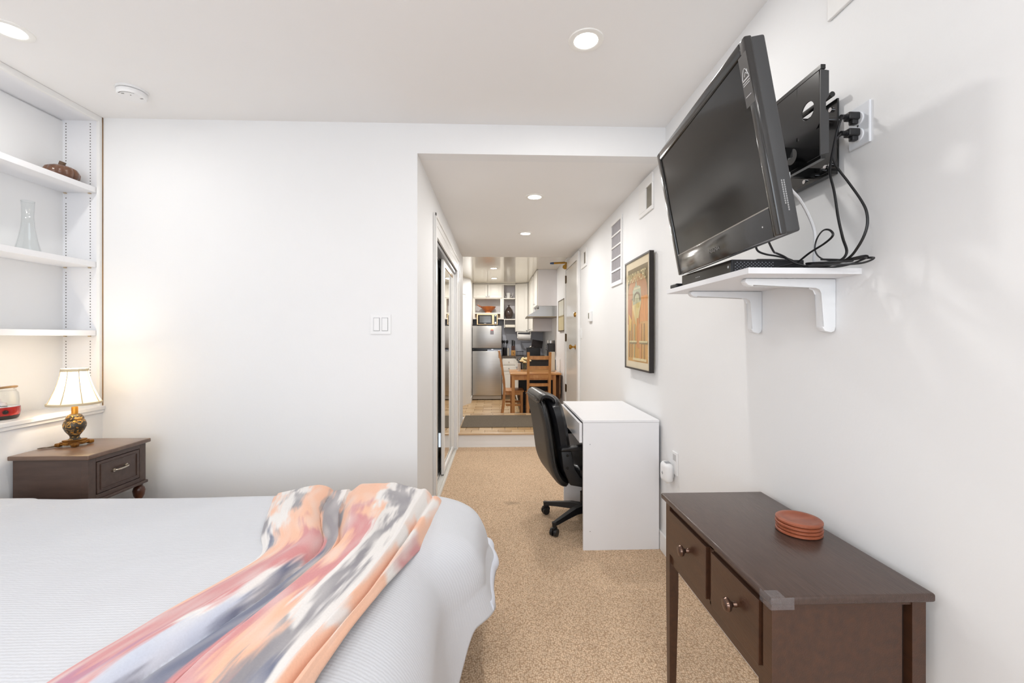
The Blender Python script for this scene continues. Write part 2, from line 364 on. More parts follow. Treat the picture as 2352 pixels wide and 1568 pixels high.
# kitchen walls
struct(B(-1.9, 9.5, 0, XR, 9.6, ZK).build('wall_kitchen_back', M('kitchen_wall_lavender', (200, 200, 210), .5, var=.03, vs=3)))
struct(B(-.60, 8.45, 0, -.52, 9.5, ZK).build('wall_kitchen_left', wallm))
struct(B(-1.9, 5.9, 0, -1.8, 9.5, ZK).build('wall_kitchen_far_left', wallm))
def seg_wall(p0, p1, z0, z1, th, off=0):
    a = Vector((p0[0], p0[1])); b = Vector((p1[0], p1[1])); d = (b-a).normalized(); n = Vector((-d.y, d.x))
    a = a+n*off*1; b = b+n*off
    return [(a.x, a.y), (b.x, b.y), (b.x+n.x*th, b.y+n.y*th), (a.x+n.x*th, a.y+n.y*th)], z0, z1
P0 = Vector((-1.30, 6.78)); P1 = Vector((-.52, 8.45)); DD = P1-P0
def pt(f): q = P0+DD*f; return (q.x, q.y)
w = MB()
for (a, b, z0, z1) in ((0, .25, 0, ZK), (.25, .78, 2.03, ZK), (.78, 1, 0, ZK)):
    poly, z0, z1 = seg_wall(pt(a), pt(b), z0, z1, .09); w.prism(poly, 2, z0, z1)
struct(w.build('wall_kitchen_angled', wallm))
w = MB()
for (a, b, z0, z1) in ((.785, .885, 0, 2.11), (.20, .885, 2.03, 2.11), (.80, .86, 0, 2.09)):
    poly, z0, z1 = seg_wall(pt(a), pt(b), z0, z1, -.016 if a != .80 else -.024); w.prism(poly, 2, z0, z1)
struct(w.build('trim_6', trimm))
poly, z0, z1 = seg_wall(pt(.25), pt(.765), .01, 2.02, .04, .03)
dd = MB(); dd.prism(poly, 2, z0, z1); dd = struct(dd.build('door_2', trimm))
for z in (1.90, .33):
    poly, a, b = seg_wall(pt(.745), pt(.775), z-.05, z+.05, .02, .012); h = MB(); h.prism(poly, 2, a, b); h.build('door_hinge', M('hinge_bronze', (110, 98, 84), .35, metal=.8, var=.1), dd)
struct(B(-.522, 8.46, 0, -.508, 8.84, .10, .004).build('baseboard_kitchen', trimm))
# entrance door in the right wall, above the landing
fr = MB().box(XR-.030, 6.17, .163, XR, 6.26, 2.34, .004).box(XR-.030, 5.20, .163, XR, 5.285, 2.34, .004).box(XR-.030, 5.285, 2.25, XR, 6.17, 2.34, .004)
struct(fr.build('trim_7', trimm))
d1 = struct(B(XR-.020, 5.29, .170, XR, 6.165, 2.245, .003).build('door_1', M('door_gloss_white', (230, 228, 222), .18, var=.02)))
for z in (2.118, 1.288, .568):
    MB().cyl((XR-.028, 6.15, z-.055), (XR-.028, 6.15, z+.055), .008, seg=10).box(XR-.024, 6.10, z-.05, XR-.0195, 6.15, z+.05).build('door_hinge', M('hinge_dark', (92, 72, 48), .3, metal=.9, var=.1), d1)
MB().lathe(0, 0, [(.03, 0), (.032, .006), (.012, .012), (.011, .04), (.026, .05), (.031, .065), (.024, .078), (.004, .082)], 20, mat=Matrix.Translation((XR-.02, 5.42, 1.171)) @ Matrix.Rotation(-PI/2, 4, 'Y')).build('door_knob', brass, d1, smooth=True)
MB().lathe(0, 0, [(.032, 0), (.03, .014), (.022, .02), (.003, .022)], 20, mat=Matrix.Translation((XR-.02, 5.42, 1.58)) @ Matrix.Rotation(-PI/2, 4, 'Y')).build('deadbolt', brass, d1, smooth=True)
# door closer
t = thing('door_closer', 'brass pneumatic door closer sticking out above the entrance door', 'door closer', (XR-.03, 6.05, 2.30))
MB().cyl((.80, 6.05, 2.335), (.955, 6.05, 2.343), .014, seg=14).cyl((.79, 6.05, 2.3345), (.80, 6.05, 2.335), .010, seg=14).build('cylinder', brass, t, smooth=True)
MB().cyl((.745, 6.05, 2.333), (.795, 6.05, 2.334), .012, .016, seg=12).box(.775, 6.035, 2.318, .79, 6.065, 2.345, .002).build('end_cap', M('blue_plastic', (70, 92, 130), .4, var=.1), t, smooth=True)
MB().prism([(.978, 2.34), (.925, 2.30), (.92, 2.27), (.945, 2.25), (.975, 2.25)], 1, 6.04, 6.056, .002).box(.95, 6.035, 2.33, .98, 6.06, 2.35, .002).cyl((.95, 6.035, 2.262), (.95, 6.03, 2.262), .012, seg=12).build('bracket', brass, t)

# ------------------------------------------------------------ ceiling fixtures
trimring = M('downlight_trim', (245, 244, 240), .4, var=.01)
lampem = M('lamp_emitter', (255, 250, 240), .5, emit=(255, 250, 240), es=14)
where = ['white round recessed ceiling light above the bookcase at the left', 'white round recessed ceiling light in the bedroom near the television', 'round recessed bedroom ceiling light behind the camera, middle one of three', 'round recessed bedroom ceiling light behind the camera, nearest the right wall', 'round recessed bedroom ceiling light behind the camera, nearest the bookcase wall',
         'round recessed hall ceiling light nearer the bedroom', 'round recessed hall ceiling light nearer the kitchen', 'round recessed kitchen ceiling light nearer the hall', 'round recessed kitchen ceiling light in front of the cabinets']
for (x, y, z, p), lb in zip(LAMPS, where):
    t = thing('recessed_ceiling_light', lb, 'ceiling light', (x, y, z), group='recessed ceiling lights')
    MB().lathe(x, y, [(.050, z-.0006), (.050, z-.004), (.056, z-.006), (.072, z-.004), (.074, z-.0003)], 40, cap=False).build('trim_ring', trimring, t, smooth=True)
    MB().lathe(x, y, [(.051, z-.0035), (.04, z-.0055), (.01, z-.006)], 32).build('lamp', lampem, t, smooth=True)
sx_, sy_ = -1.856, 2.257
t = thing('smoke_detector', 'white round smoke detector on the ceiling', 'smoke detector', (sx_, sy_, ZC-.036))
MB().lathe(sx_, sy_, [(.058, ZC-.036), (.062, ZC-.030), (.062, ZC-.014), (.056, ZC-.012)], 40).build('cover', plastw, t, smooth=True)
MB().lathe(sx_, sy_, [(.060, ZC-.011), (.066, ZC-.010), (.066, ZC)], 40).build('base_plate', plastw, t, smooth=True)
s = MB()
for a0 in (-2.0, .3):
    for k in range(3): s.box(sx_+.040*math.cos(a0)-.006+k*.005, sy_+.04*math.sin(a0)-.003, ZC-.0368, sx_+.040*math.cos(a0)-.004+k*.005, sy_+.04*math.sin(a0)+.004, ZC-.0358)
s.cyl((sx_+.01, sy_-.02, ZC-.0368), (sx_+.01, sy_-.02, ZC-.0355), .0025, seg=8)
for k in range(14):
    a = -2.2+k*.11; s.box(sx_+.052*math.cos(a)-.002, sy_+.052*math.sin(a)-.0012, ZC-.0366, sx_+.052*math.cos(a)+.002, sy_+.052*math.sin(a)+.0012, ZC-.0352)
s.build('slots', greyhole, t, kind='stuff')

# ------------------------------------------------------------ RIGHT WALL: vents, switch plates
def vent(name, label, y0, y1, z0, z1, cells, mat, th=.012):
    t = thing(name, label, 'vent', (XR, (y0+y1)/2, z0))
    X = XR-th; m = MB()
    # frame around cells
    cy0 = min(c[0] for c in cells); cy1 = max(c[1] for c in cells); zs = sorted({c[2] for c in cells} | {c[3] for c in cells})
    m.box(X, y0, z0, XR, y1, zs[0], .002).box(X, y0, zs[-1], XR, y1, z1, .002).box(X, y0, zs[0], XR, cy0, zs[-1], .002).box(X, cy1, zs[0], XR, y1, zs[-1], .002)
    for k in range(1, len(zs)-1, 2): m.box(X, cy0, zs[k], XR, cy1, zs[k+1])
    m.build('frame', trimm, t)
    for (a, b, c, dz) in cells:
        o = B(XR-.004, a, c, XR-.0005, b, dz).build('grille_panel', mat, t)
    return t
cz = []
zz = 1.765
for k in range(5): cz.append((3.452, 3.735, zz, zz+.088)); zz += .088+.0135
v = vent('wall_grille', 'tall white wall grille with five grey panels beside the framed poster', 3.43, 3.752, 1.732, 2.285, cz, vgrey)
fv = MB()
for (a, b, c0, c1) in cz:
    for k in range(14): fv.box(XR-.006, a+.006+k*.02, c0, XR-.004, a+.010+k*.02, c1)
fv.build('fin', M('fin_grey', (188, 184, 188), .5, var=.05), v, kind='stuff')
vent('wall_vent', 'small white wall vent with a grey opening next to the television', 2.742, 3.005, 2.125, 2.362, [(2.752, 2.862, 2.152, 2.296)], vgrey2)
vent('wall_vent', 'small white wall vent high up beside the entrance door', 4.80, 5.11, 2.10, 2.30, [(4.84, 4.95, 2.135, 2.265)], vgrey2)
t = thing('air_register', 'white slotted air register high on the wall above the television bracket', 'vent', (XR, 1.1, 2.25))
B(XR-.010, .93, 2.252, XR, 1.272, 2.51, .003).build('plate', trimm, t)
s = MB()
for k in range(12): s.box(XR-.0108, .955+k*.0235, 2.30, XR-.0098, .961+k*.0235, 2.46)
s.build('slots', M('slot_blue_grey', (120, 135, 140), .6, var=.1), t, kind='stuff')
def plate(X, y0, y1, z0, z1, t, name='plate'): return B(X-.006, y0, z0, X, y1, z1, .002).build(name, plastw, t)
t = thing('thermostat', 'small white thermostat on the right hall wall beside the poster', 'thermostat', (XR, 4.6, 1.46))
B(XR-.022, 4.53, 1.462, XR, 4.67, 1.573, .004).build('body', plastw, t)
B(XR-.0235, 4.60, 1.495, XR-.0215, 4.64, 1.555).build('display', M('display_olive', (120, 118, 100), .4, var=.1), t)
t = thing('door_switch_plate', 'white rocker switch plate beside the entrance door', 'switch', (XR, 5.13, 1.28))
plate(XR, 5.10, 5.175, 1.28, 1.40, t)
B(XR-.010, 5.12, 1.30, XR-.005, 5.155, 1.38, .002).build('rocker', plastw, t)
t = thing('light_switch', 'white double rocker light switch on the back wall', 'switch', (-.681, YB, 1.315))
B(-.741, YB-.006, 1.315, -.622, YB, 1.43, .002).build('plate', plastw, t)
for x in (-.722, -.674):
    B(x, YB-.0072, 1.334, x+.036, YB-.005, 1.411).build('rocker_gap', M('gap_grey', (150, 150, 150), .6, var=.05), t)
    B(x+.002, YB-.0105, 1.336, x+.034, YB-.006, 1.409, .001).build('rocker', plastw, t)
t = thing('plug_in_air_freshener', 'rounded white plug-in device under the small outlet beside the desk', 'air freshener', (XR, 2.44, .468))
B(XR-.062, 2.395, .468, XR-.010, 2.49, .582, .024, 5).build('body', plastw, t, smooth=True)
B(XR-.012, 2.415, .50, XR-.006, 2.47, .56).build('plug', plastw, t)
s = MB()
for k in range(5): s.box(XR-.05+k*.006, 2.41, .582, XR-.047+k*.006, 2.45, .5832)
s.box(XR-.0632, 2.43, .52, XR-.0618, 2.45, .523).box(XR-.0632, 2.438, .512, XR-.0618, 2.442, .531)
s.build('vent_slots', M('slot_grey', (150, 152, 155), .6, var=.05), t, kind='stuff')
t = thing('wall_outlet', 'low white wall outlet beside the desk, above the plug-in device', 'outlet', (XR, 2.40, .53))
plate(XR, 2.37, 2.44, .52, .648, t)
s = MB().box(XR-.0068, 2.385, .60, XR-.0055, 2.425, .635); s.build('socket', M('socket_grey', (200, 200, 200), .5, var=.03), t)
# outlet by tv
t = thing('wall_outlet', 'white wall outlet with two black plugs, next to the television bracket', 'outlet', (XR, 1.161, 1.826))
B(XR-.007, 1.126, 1.826, XR, 1.196, 1.94, .003).build('plate', M('outlet_plate', (226, 229, 234), .3, var=.01), t)
for z in (1.907, 1.862):
    MB().lathe(0, 0, [(.0175, 0), (.0175, .002), (.016, .003)], 24, mat=Matrix.Translation((XR-.007, 1.161, z-.004)) @ Matrix.Rotation(-PI/2, 4, 'Y')).build('socket', M('socket_light', (232, 234, 238), .35, var=.01), t)
MB().cyl((XR-.0095, 1.161, 1.883), (XR-.007, 1.161, 1.883), .003, seg=8).build('screw', chrome, t)

# ------------------------------------------------------------ POSTER
t = thing('framed_poster', 'ochre travel poster in a thin dark frame on the hall wall', 'picture', (XR, 2.97, 1.065))
y0, y1, z0, z1 = 2.705, 3.235, 1.068, 1.85
B(XR-.042, y0, z0, XR-.012, y0+.012, z1, .001).box(XR-.042, y1-.012, z0, XR-.012, y1, z1, .001).box(XR-.042, y0+.012, z0, XR-.012, y1-.012, z0+.012, .001).box(XR-.042, y0+.012, z1-.012, XR-.012, y1-.012, z1, .001).build('frame', M('dark_metal_frame', (52, 48, 46), .3, metal=.4, var=.1), t)
B(XR-.034, y0+.012, z0+.012, XR-.014, y1-.012, z1-.012).build('mat_board', M('cream_mat', (236, 220, 188), .7, var=.02), t)
XP = XR-.034
def pp(name, col, poly, k, rgb2=None, sep=.0006):
    m = MB(); m.prism(poly, 0, XP-.0008-k*sep, XP-k*sep+.0002); return m.build(name, M('poster_'+name, col, .55, rgb2=rgb2 or tuple(int(v*.9) for v in col), vs=16, stretch=(1, 3, .6)), t)
a0, a1, b0, b1 = 2.755, 3.175, 1.125, 1.785
def rect(u0, u1, v0, v1): return [(a1-(a1-a0)*u0, b0+(b1-b0)*v0), (a1-(a1-a0)*u1, b0+(b1-b0)*v0), (a1-(a1-a0)*u1, b0+(b1-b0)*v1), (a1-(a1-a0)*u0, b0+(b1-b0)*v1)]
def pq(L): return [(a1-(a1-a0)*u, b0+(b1-b0)*v) for u, v in L]
pp('background', (206, 154, 70), rect(0, 1, 0, 1), 0, (226, 170, 84))
pp('upper_ground', (128, 108, 62), rect(0, 1, .66, 1), 1)
arch = [(.02, .68), (.98, .68)]+[(.5+.48*math.cos(a), .74+.19*math.sin(a)) for a in [PI*i/12 for i in range(13)]]
pp('arch', (182, 122, 78), pq(arch), 2, (200, 148, 96))
pp('right_block', (230, 150, 52), rect(.62, 1, .42, .68), 2)
pp('left_block', (196, 122, 62), rect(0, .22, .40, .68), 2)
pp('tower', (172, 180, 148), pq([(.28, .60), (.28, .76), (.36, .80), (.40, .80), (.45, .87), (.50, .80), (.60, .80), (.68, .76), (.70, .60)]), 3, (188, 190, 158))
pp('window_band', (226, 218, 178), rect(.34, .68, .765, .785), 4)
pp('window_arch', (128, 112, 76), pq([(.33, .64), (.67, .64)]+[(.5+.17*math.cos(a), .67+.07*math.sin(a)) for a in [PI*i/10 for i in range(11)]]), 4)
pp('window_light', (204, 200, 160), pq([(.38, .60), (.62, .60)]+[(.5+.12*math.cos(a), .66+.055*math.sin(a)) for a in [PI*i/10 for i in range(11)]]), 5)
pp('cream_wedge', (236, 212, 140), pq([(.25, .60), (.72, .63), (.50, .36)]), 6)
pp('gold_wedge', (228, 184, 74), pq([(.06, .52), (.24, .44), (.20, .33), (.10, .33)]), 6)
pp('ledge_cream', (232, 216, 160), rect(.1, 1, .205, .222), 6)
pp('ledge_olive', (150, 128, 70), rect(.1, 1, .190, .205), 6)
for k, (u, wv, cc) in enumerate(((.07, .05, (170, 128, 66)), (.2, .04, (184, 142, 76)), (.33, .06, (196, 176, 110)), (.62, .10, (220, 152, 74)), (.82, .05, (186, 142, 70)))):
    pp('column_%s' % 'abcde'[k], cc, rect(u, u+wv, .04, .40), 4+k % 2)
pp('figure', (222, 148, 72), rect(.50, .62, .15, .46), 7)
for tx_, yy_ in (('CANADIAN', 3.072), ('PACIFIC', 2.862)): MB().text(tx_, .115, face_mx((XP-.0062, yy_, 1.685), .40, .85)).build('lettering', M('letter_cream', (244, 228, 176), .6, var=.03), t)
s = MB()
for k in range(14): s.box(XP-.0062, 2.77+k*.020, 1.135, XP-.0052, 2.784+k*.020, 1.152)
s.build('caption_strip', M('letter_cream', (232, 214, 160)), t)
B(XP-.0095, y0+.012, z0+.012, XP-.0080, y1-.012, z1-.012).build('picture_glass', pglass, t)
# small framed print beyond the door
t = thing('framed_print', 'narrow framed print on the wall beyond the entrance door', 'picture', (XR, 6.62, 1.38))
X1 = XR-.022
B(X1-.004, 6.31, 1.383, XR, 6.325, 1.868).box(X1-.004, 6.90, 1.383, XR, 6.915, 1.868).box(X1-.004, 6.325, 1.383, XR, 6.9, 1.397).box(X1-.004, 6.325, 1.854, XR, 6.9, 1.868).build('frame', M('bronze_frame', (84, 70, 48), .4, metal=.5, var=.1), t)
B(X1, 6.325, 1.397, XR-.002, 6.9, 1.854).build('print', M('pale_print', (206, 202, 184), .3, var=.03), t)
B(X1-.002, 6.325, 1.397, X1-.0005, 6.9, 1.60).build('print_lower_half', M('cream_print', (214, 200, 158), .35, var=.05), t)
B(X1-.003, 6.325, 1.60, X1-.0005, 6.9, 1.625).build('print_stripe', M('olive_print', (162, 142, 96), .4, var=.05), t)

# ------------------------------------------------------------ TV, bracket, shelf, box, cables
tilt = math.radians(10.2); yaw = math.atan2(.685-.643, .65)
# local frame of the tv: x = along far->near (towards the camera), y = up the face, z = out of the screen
near = Vector((.643, .958, 1.531)); far = Vector((.685, 1.608, 1.531))
ax = (near-far).normalized(); up0 = Vector((0, 0, 1)); nrm0 = Vector((-1, 0, 0)); nrm0 = (nrm0-ax*nrm0.dot(ax)).normalized()
upv = (up0*math.cos(tilt)+nrm0*math.sin(tilt)).normalized(); nrm = ax.cross(upv).normalized()
if nrm.x > 0: nrm = -nrm
TW = (near-far).length; TH = .462
R3 = Matrix((ax, upv, nrm)).transposed()
def tvthing(name, label, cat, o):
    t = thing(name, label, cat, o); t.rotation_mode = 'QUATERNION'; t.rotation_quaternion = R3.to_quaternion(); return t
tv = tvthing('television', 'black flat television tilted down from the right wall', 'television', far)
# frame (bezel)
bz = .026; bt = .030; bb = .072
B(0, 0, -.018, bz, TH, 0, .004, 3).box(TW-bz, 0, -.018, TW, TH, 0, .004, 3).box(bz, TH-bt, -.018, TW-bz, TH, 0, .004, 3).box(bz, 0, -.018, TW-bz, bb, -.0005, .003, 2).build('bezel', tvb, tv, local=True, smooth=True)
B(bz, bb, -.012, TW-bz, TH-bt, -.005).build('screen', tvscr, tv, local=True)
B(bz+.001, bb-.002, -.004, TW-bz-.001, bb+.001, -.0008).build('trim_line', M('trim_silver', (165, 160, 155), .25, metal=.7, var=.05), tv, local=True)
B(.004, .002, -.048, TW-.001, TH-.003, -.013, .005, 3).build('back_shell', tvs, tv, local=True, smooth=True)
B(.10, .06, -.075, TW-.10, TH-.09, -.047, .01, 2).build('rear_housing', blackp, tv, local=True)
MB().text('INSIGNIA', .018, Matrix.Translation((TW*.49, .028, .0002))).build('logo', M('logo_grey', (140, 138, 136), .35, metal=.5, var=.05), tv, local=True)
MB().cyl((TW-.062, .034, -.0003), (TW-.062, .034, .0006), .002, seg=8).build('indicator_light', txtw, tv, local=True)
# energy sticker
m = MB().box(TW-.038, TH-.150, -.0002, TW-.003, TH-.032, .0003, .0); m.build('energy_sticker', M('sticker_smoke', (86, 84, 82), .3, var=.03), tv, local=True)
m = MB(); m.tube([(TW-.034+.027*k/8, TH-.086+.022*math.sin(PI*k/8), .0008) for k in range(9)], .0009, 5, smooth=False)
m.box(TW-.034, TH-.090, .0004, TW-.006, TH-.087, .001).box(TW-.034, TH-.096, .0004, TW-.006, TH-.094, .001).box(TW-.034, TH-.101, .0004, TW-.008, TH-.099, .001).box(TW-.032, TH-.128, .0004, TW-.010, TH-.1262, .001).tube([(TW-.024, TH-.082, .0008), (TW-.018, TH-.074, .0008), (TW-.012, TH-.080, .0008), (TW-.010, TH-.070, .0008)], .0008, 5)
m.build('sticker_print', txtw, tv, local=True, kind='stuff')
# print on the near side
m = MB()
for q in range(2):
    z = -.024-q*.005
    for k in range(11 if q == 0 else 14): m.box(TW-.0028, .062+k*.0052+(.006 if q == 0 else -.010), z-.0028, TW-.0008, .066+k*.0052+(.006 if q == 0 else -.010), z)
m.build('side_print', M('print_dim', (150, 150, 150), .5, var=.05), tv, local=True)
# bracket: wall plate, tilting vesa plate
br = thing('tv_wall_bracket', 'black steel television mounting bracket fixed to the right wall', 'bracket', (XR, 1.3, 1.77))
def hole_plate(mb, y0, y1, z0, z1, X0, X1, holes, res=28):
    # plate with round holes built as a fan between hole ring and cell rectangle
    for (cy, cz, r, a, b, c_, d_) in holes:
        ring = []; outr = []
        for i in range(res):
            th = 2*PI*i/res; q = (cy+r*math.cos(th), cz+r*1.0*math.sin(th)); ring.append(q)
            dx, dz = math.cos(th), math.sin(th); k = min((b-cy)/dx if dx > 1e-6 else (a-cy)/dx if dx < -1e-6 else 9, (d_-cz)/dz if dz > 1e-6 else (c_-cz)/dz if dz < -1e-6 else 9)
            outr.append((cy+dx*k, cz+dz*k))
        for X in (X0, X1):
            pass
        V = [[mb.bm.verts.new((X, p[0], p[1])) for p in L] for X in (X0, X1) for L in (ring, outr)]
        r0, o0, r1, o1 = V
        for i in range(res):
            j = (i+1) % res
            mb.bm.faces.new((r0[i], r0[j], o0[j], o0[i])); mb.bm.faces.new((r1[i], o1[i], o1[j], r1[j])); mb.bm.faces.new((r0[i], r1[i], r1[j], r0[j]))
AX = .842; DY = .034; DZ = .012
m = MB()
hole_plate(m, 0, 0, 0, 0, AX, AX+.003, [(1.108+DY, 1.900+DZ, .024, 1.065+DY, 1.150+DY, 1.835+DZ, 1.985+DZ), (1.172+DY, 1.802+DZ, .022, 1.150+DY, 1.215+DY, 1.762+DZ, 1.845+DZ)])
m.box(AX, 1.065+DY, 1.762+DZ, AX+.003, 1.150+DY, 1.835+DZ).box(AX, 1.150+DY, 1.845+DZ, AX+.003, 1.34, 1.985+DZ).box(AX, 1.215+DY, 1.762+DZ, AX+.003, 1.34, 1.845+DZ)
m.box(AX-.001, 1.058+DY, 1.985+DZ, AX+.012, 1.34, 1.997+DZ, .001).box(AX, 1.060+DY, 1.752+DZ, AX+.014, 1.34, 1.762+DZ, .001)
m.build('mounting_plate', blk, br)
m = MB(); m.prism([(AX, 1.985+DZ), (AX+.022, 1.982+DZ), (AX+.022, 1.915+DZ), (AX+.014, 1.905+DZ), (AX+.014, 1.880+DZ), (AX+.022, 1.870+DZ), (AX+.022, 1.768+DZ), (AX, 1.762+DZ)], 1, 1.060+DY, 1.064+DY)
m.build('flange', tvs, br)
B(XR-.012, 1.230, 1.787, XR-.006, 1.60, 2.000, .001).build('wall_plate', blk, br)
B(XR-.030, 1.232, 1.778, XR-.008, 1.60, 1.788, .001).build('lower_lip', blk, br)
MB().cyl((XR-.030, 1.225, 2.008), (XR-.030, 1.60, 2.008), .008, seg=14).build('upper_rail', blk, br, smooth=True)
for z in (1.80, 1.955): B(AX+.003, 1.32, z, XR-.010, 1.335, z+.03, .002).build('arm', blk, br)
for (y, z) in ((1.250, 1.975), (1.250, 1.812), (1.285, 1.808), (1.315, 1.804), (1.36, 1.80), (1.272, 1.812)): MB().cyl((XR-.018, y, z), (XR-.011, y, z), .0065, seg=10).build('bolt', chrome, br, smooth=True)
MB().cyl((XR-.035, 1.27, 1.955), (XR-.012, 1.27, 1.955), .008, seg=12).build('bolt', chrome, br, smooth=True)
B(AX-.13, 1.30, 1.81, AX+.001, 1.33, 1.84, .003).build('support', blk, br)
B(AX-.12, 1.20, 1.81, AX+.001, 1.23, 1.84, .003).build('support', blk, br)
# shelf
sh = thing('wall_shelf', 'white wall shelf on two brackets under the television', 'shelf', (XR, 1.44, 1.3))
B(.688, 1.158, 1.473, XR, 1.73, 1.490, .001).build('shelf_board', whitem, sh)
def lbr(yc, sc=1):
    m = MB(); x0 = .735; x1 = XR
    poly = [(x0, 1.4725), (x0-.004, 1.462), (x0+.006, 1.452), (x0+.02, 1.449), (x1-.062, 1.449), (x1-.048, 1.443), (x1-.042, 1.430), (x1-.042, 1.328), (x1-.034, 1.316), (x1-.014, 1.312), (x1-.004, 1.316), (x1, 1.33), (x1, 1.4725)]
    m.prism(poly, 1, yc-.014, yc+.014, .004); return m.build('support_bracket', M('bracket_gloss_white', (238, 240, 242), .2, var=.01), sh, smooth=True)
lbr(1.262); lbr(1.62)
# set top box
bx = thing('cable_box', 'black cable box with dotted side vents on the wall shelf', 'electronics', (.79, 1.44, 1.490))
B(.705, 1.275, 1.492, .93, 1.62, 1.533, .003).build('casing', M('box_black', (34, 34, 37), .42, var=.05), bx)
B(.7035, 1.276, 1.493, .7055, 1.619, 1.532, .001).build('front_panel', tvb, bx)
m = MB()
for i in range(22):
    for j in range(6):
        if (i+j) % 2 == 0: m.box(.716+i*.0055, 1.2744, 1.500+j*.0046, .7188+i*.0055, 1.2752, 1.5026+j*.0046)
m.build('vent_dots', M('vent_dot_grey', (150, 152, 160), .5, var=.1), bx, kind='stuff')
m = MB().cyl((.7028, 1.29, 1.512), (.7036, 1.29, 1.512), .004, seg=12)
for k in range(3): m.box(.7030, 1.475+k*.012, 1.508, .7036, 1.480+k*.012, 1.510)
m.build('button', txtw, bx, kind='stuff')
B(.80, 1.30, 1.533, .90, 1.50, 1.540, .003).build('top_vent_cover', blackp, bx)
MB().box(.69, 1.64, 1.49, .78, 1.70, 1.506, .004).build('foot', blackp, None); f_ = bpy.data.objects['foot']; f_.name = 'small_black_adapter'; ORG['small_black_adapter'] = Vector(f_.location); tag(f_, 'small black adapter at the far end of the wall shelf', 'electronics')
def cable(name, lb, pts, r, mat, flat=1):
    return tag(MB().tube(pts, r, 8, flat=flat).build(name, mat, smooth=True), lb, 'cable')
A = [(.9, 1.10, 1.507), (.895, 1.15, 1.497), (.94, 1.22, 1.4945), (.975, 1.20, 1.4965), (.965, 1.13, 1.4995)]
def plug(t, z):
    m = MB().box(XR-.042, 1.150, z-.010, XR-.009, 1.174, z+.010, .004, 3).box(XR-.030, 1.154, z-.022, XR-.012, 1.170, z-.008, .003).cyl((XR-.060, 1.156, z-.003), (XR-.040, 1.160, z), .0045, .007, seg=10)
    for k in range(4): m.cyl((XR-.060+k*.004, 1.1575, z-.003), (XR-.058+k*.004, 1.1578, z-.0025), .0065, seg=10)
    m.build('plug', M('plug_black', (36, 36, 38), .4, var=.05), t, smooth=True)
t = thing('power_cord', 'black power cord from the upper plug down to the wall shelf', 'cable', (XR-.03, 1.161, 1.911)); plug(t, 1.909)
MB().tube([(.95, 1.155, 1.905), (.943, 1.157, 1.888), (.94, 1.165, 1.86), (.935, 1.17, 1.819), (.93, 1.171, 1.79), (.925, 1.168, 1.752), (.925, 1.153, 1.698), (.925, 1.139, 1.623), (.925, 1.124, 1.566), (.92, 1.105, 1.52), (.91, 1.13, 1.500), (.87, 1.18, 1.4945), (.82, 1.225, 1.4945), (.80, 1.255, 1.500)], .0034, 8, flat=.7).build('cable', cord, t, smooth=True)
t = thing('power_cord', 'black power cord from the lower plug, swinging out below the outlet', 'cable', (XR-.03, 1.161, 1.866)); plug(t, 1.864)
MB().tube([(.95, 1.157, 1.860), (.943, 1.167, 1.85), (.94, 1.172, 1.835), (.94, 1.173, 1.809), (.94, 1.165, 1.775), (.94, 1.121, 1.711), (.94, 1.082, 1.652), (.94, 1.065, 1.614), (.94, 1.066, 1.575), (.935, 1.085, 1.534), (.93, 1.12, 1.505), (.91, 1.19, 1.4945), (.88, 1.23, 1.4945)], .0034, 8, flat=.7).build('cable', cord, t, smooth=True)
cable('coiled_cable', 'coil of black cable hanging over the near edge of the wall shelf',
      [(.86, 1.21, 1.497), (.90, 1.17, 1.500), (.94, 1.12, 1.507), (.965, 1.10, 1.512), (.985, 1.12, 1.510), (.975, 1.17, 1.500), (.93, 1.20, 1.496), (.88, 1.20, 1.496), (.855, 1.16, 1.496), (.87, 1.125, 1.492), (.91, 1.095, 1.489), (.95, 1.085, 1.492), (.985, 1.095, 1.506), (.98, 1.14, 1.512), (.94, 1.18, 1.505), (.89, 1.19, 1.503), (.86, 1.17, 1.503), (.865, 1.14, 1.500), (.90, 1.11, 1.498), (.94, 1.11, 1.500), (.95, 1.15, 1.51), (.90, 1.17, 1.515)], .0036, cord, .7)
cable('coiled_cable', 'black cable loop standing up on the wall shelf behind the cable box',
      [(.83, 1.262, 1.505), (.87, 1.245, 1.515), (.88, 1.234, 1.518), (.89, 1.198, 1.539), (.9, 1.154, 1.557), (.9, 1.126, 1.572), (.9, 1.138, 1.589), (.9, 1.162, 1.593), (.91, 1.198, 1.577), (.91, 1.204, 1.547), (.92, 1.196, 1.524), (.93, 1.165, 1.510), (.95, 1.14, 1.503)], .003, cord, .7)
cable('white_cable', 'white cable falling from behind the television to the shelf',
      [(.78, 1.13, 1.74), (.8, 1.151, 1.706), (.85, 1.187, 1.69), (.9, 1.22, 1.657), (.93, 1.234, 1.611), (.93, 1.232, 1.558), (.93, 1.234, 1.521), (.95, 1.235, 1.4955), (.98, 1.25, 1.4955)], .0045, wcord)
cable('thin_cable', 'thin black cable from the television bottom over the cable box', [(.70, 1.175, 1.595), (.715, 1.173, 1.560), (.74, 1.20, 1.544), (.78, 1.225, 1.539), (.83, 1.25, 1.5385), (.88, 1.262, 1.530), (.93, 1.262, 1.505)], .0028, cord)
cable('thin_cable', 'thin black cable hanging in front of the cable box vents', [(.73, 1.16, 1.60), (.742, 1.158, 1.566), (.77, 1.176, 1.538), (.80, 1.21, 1.540), (.83, 1.22, 1.532), (.86, 1.215, 1.512), (.90, 1.19, 1.4945)], .0028, cord)

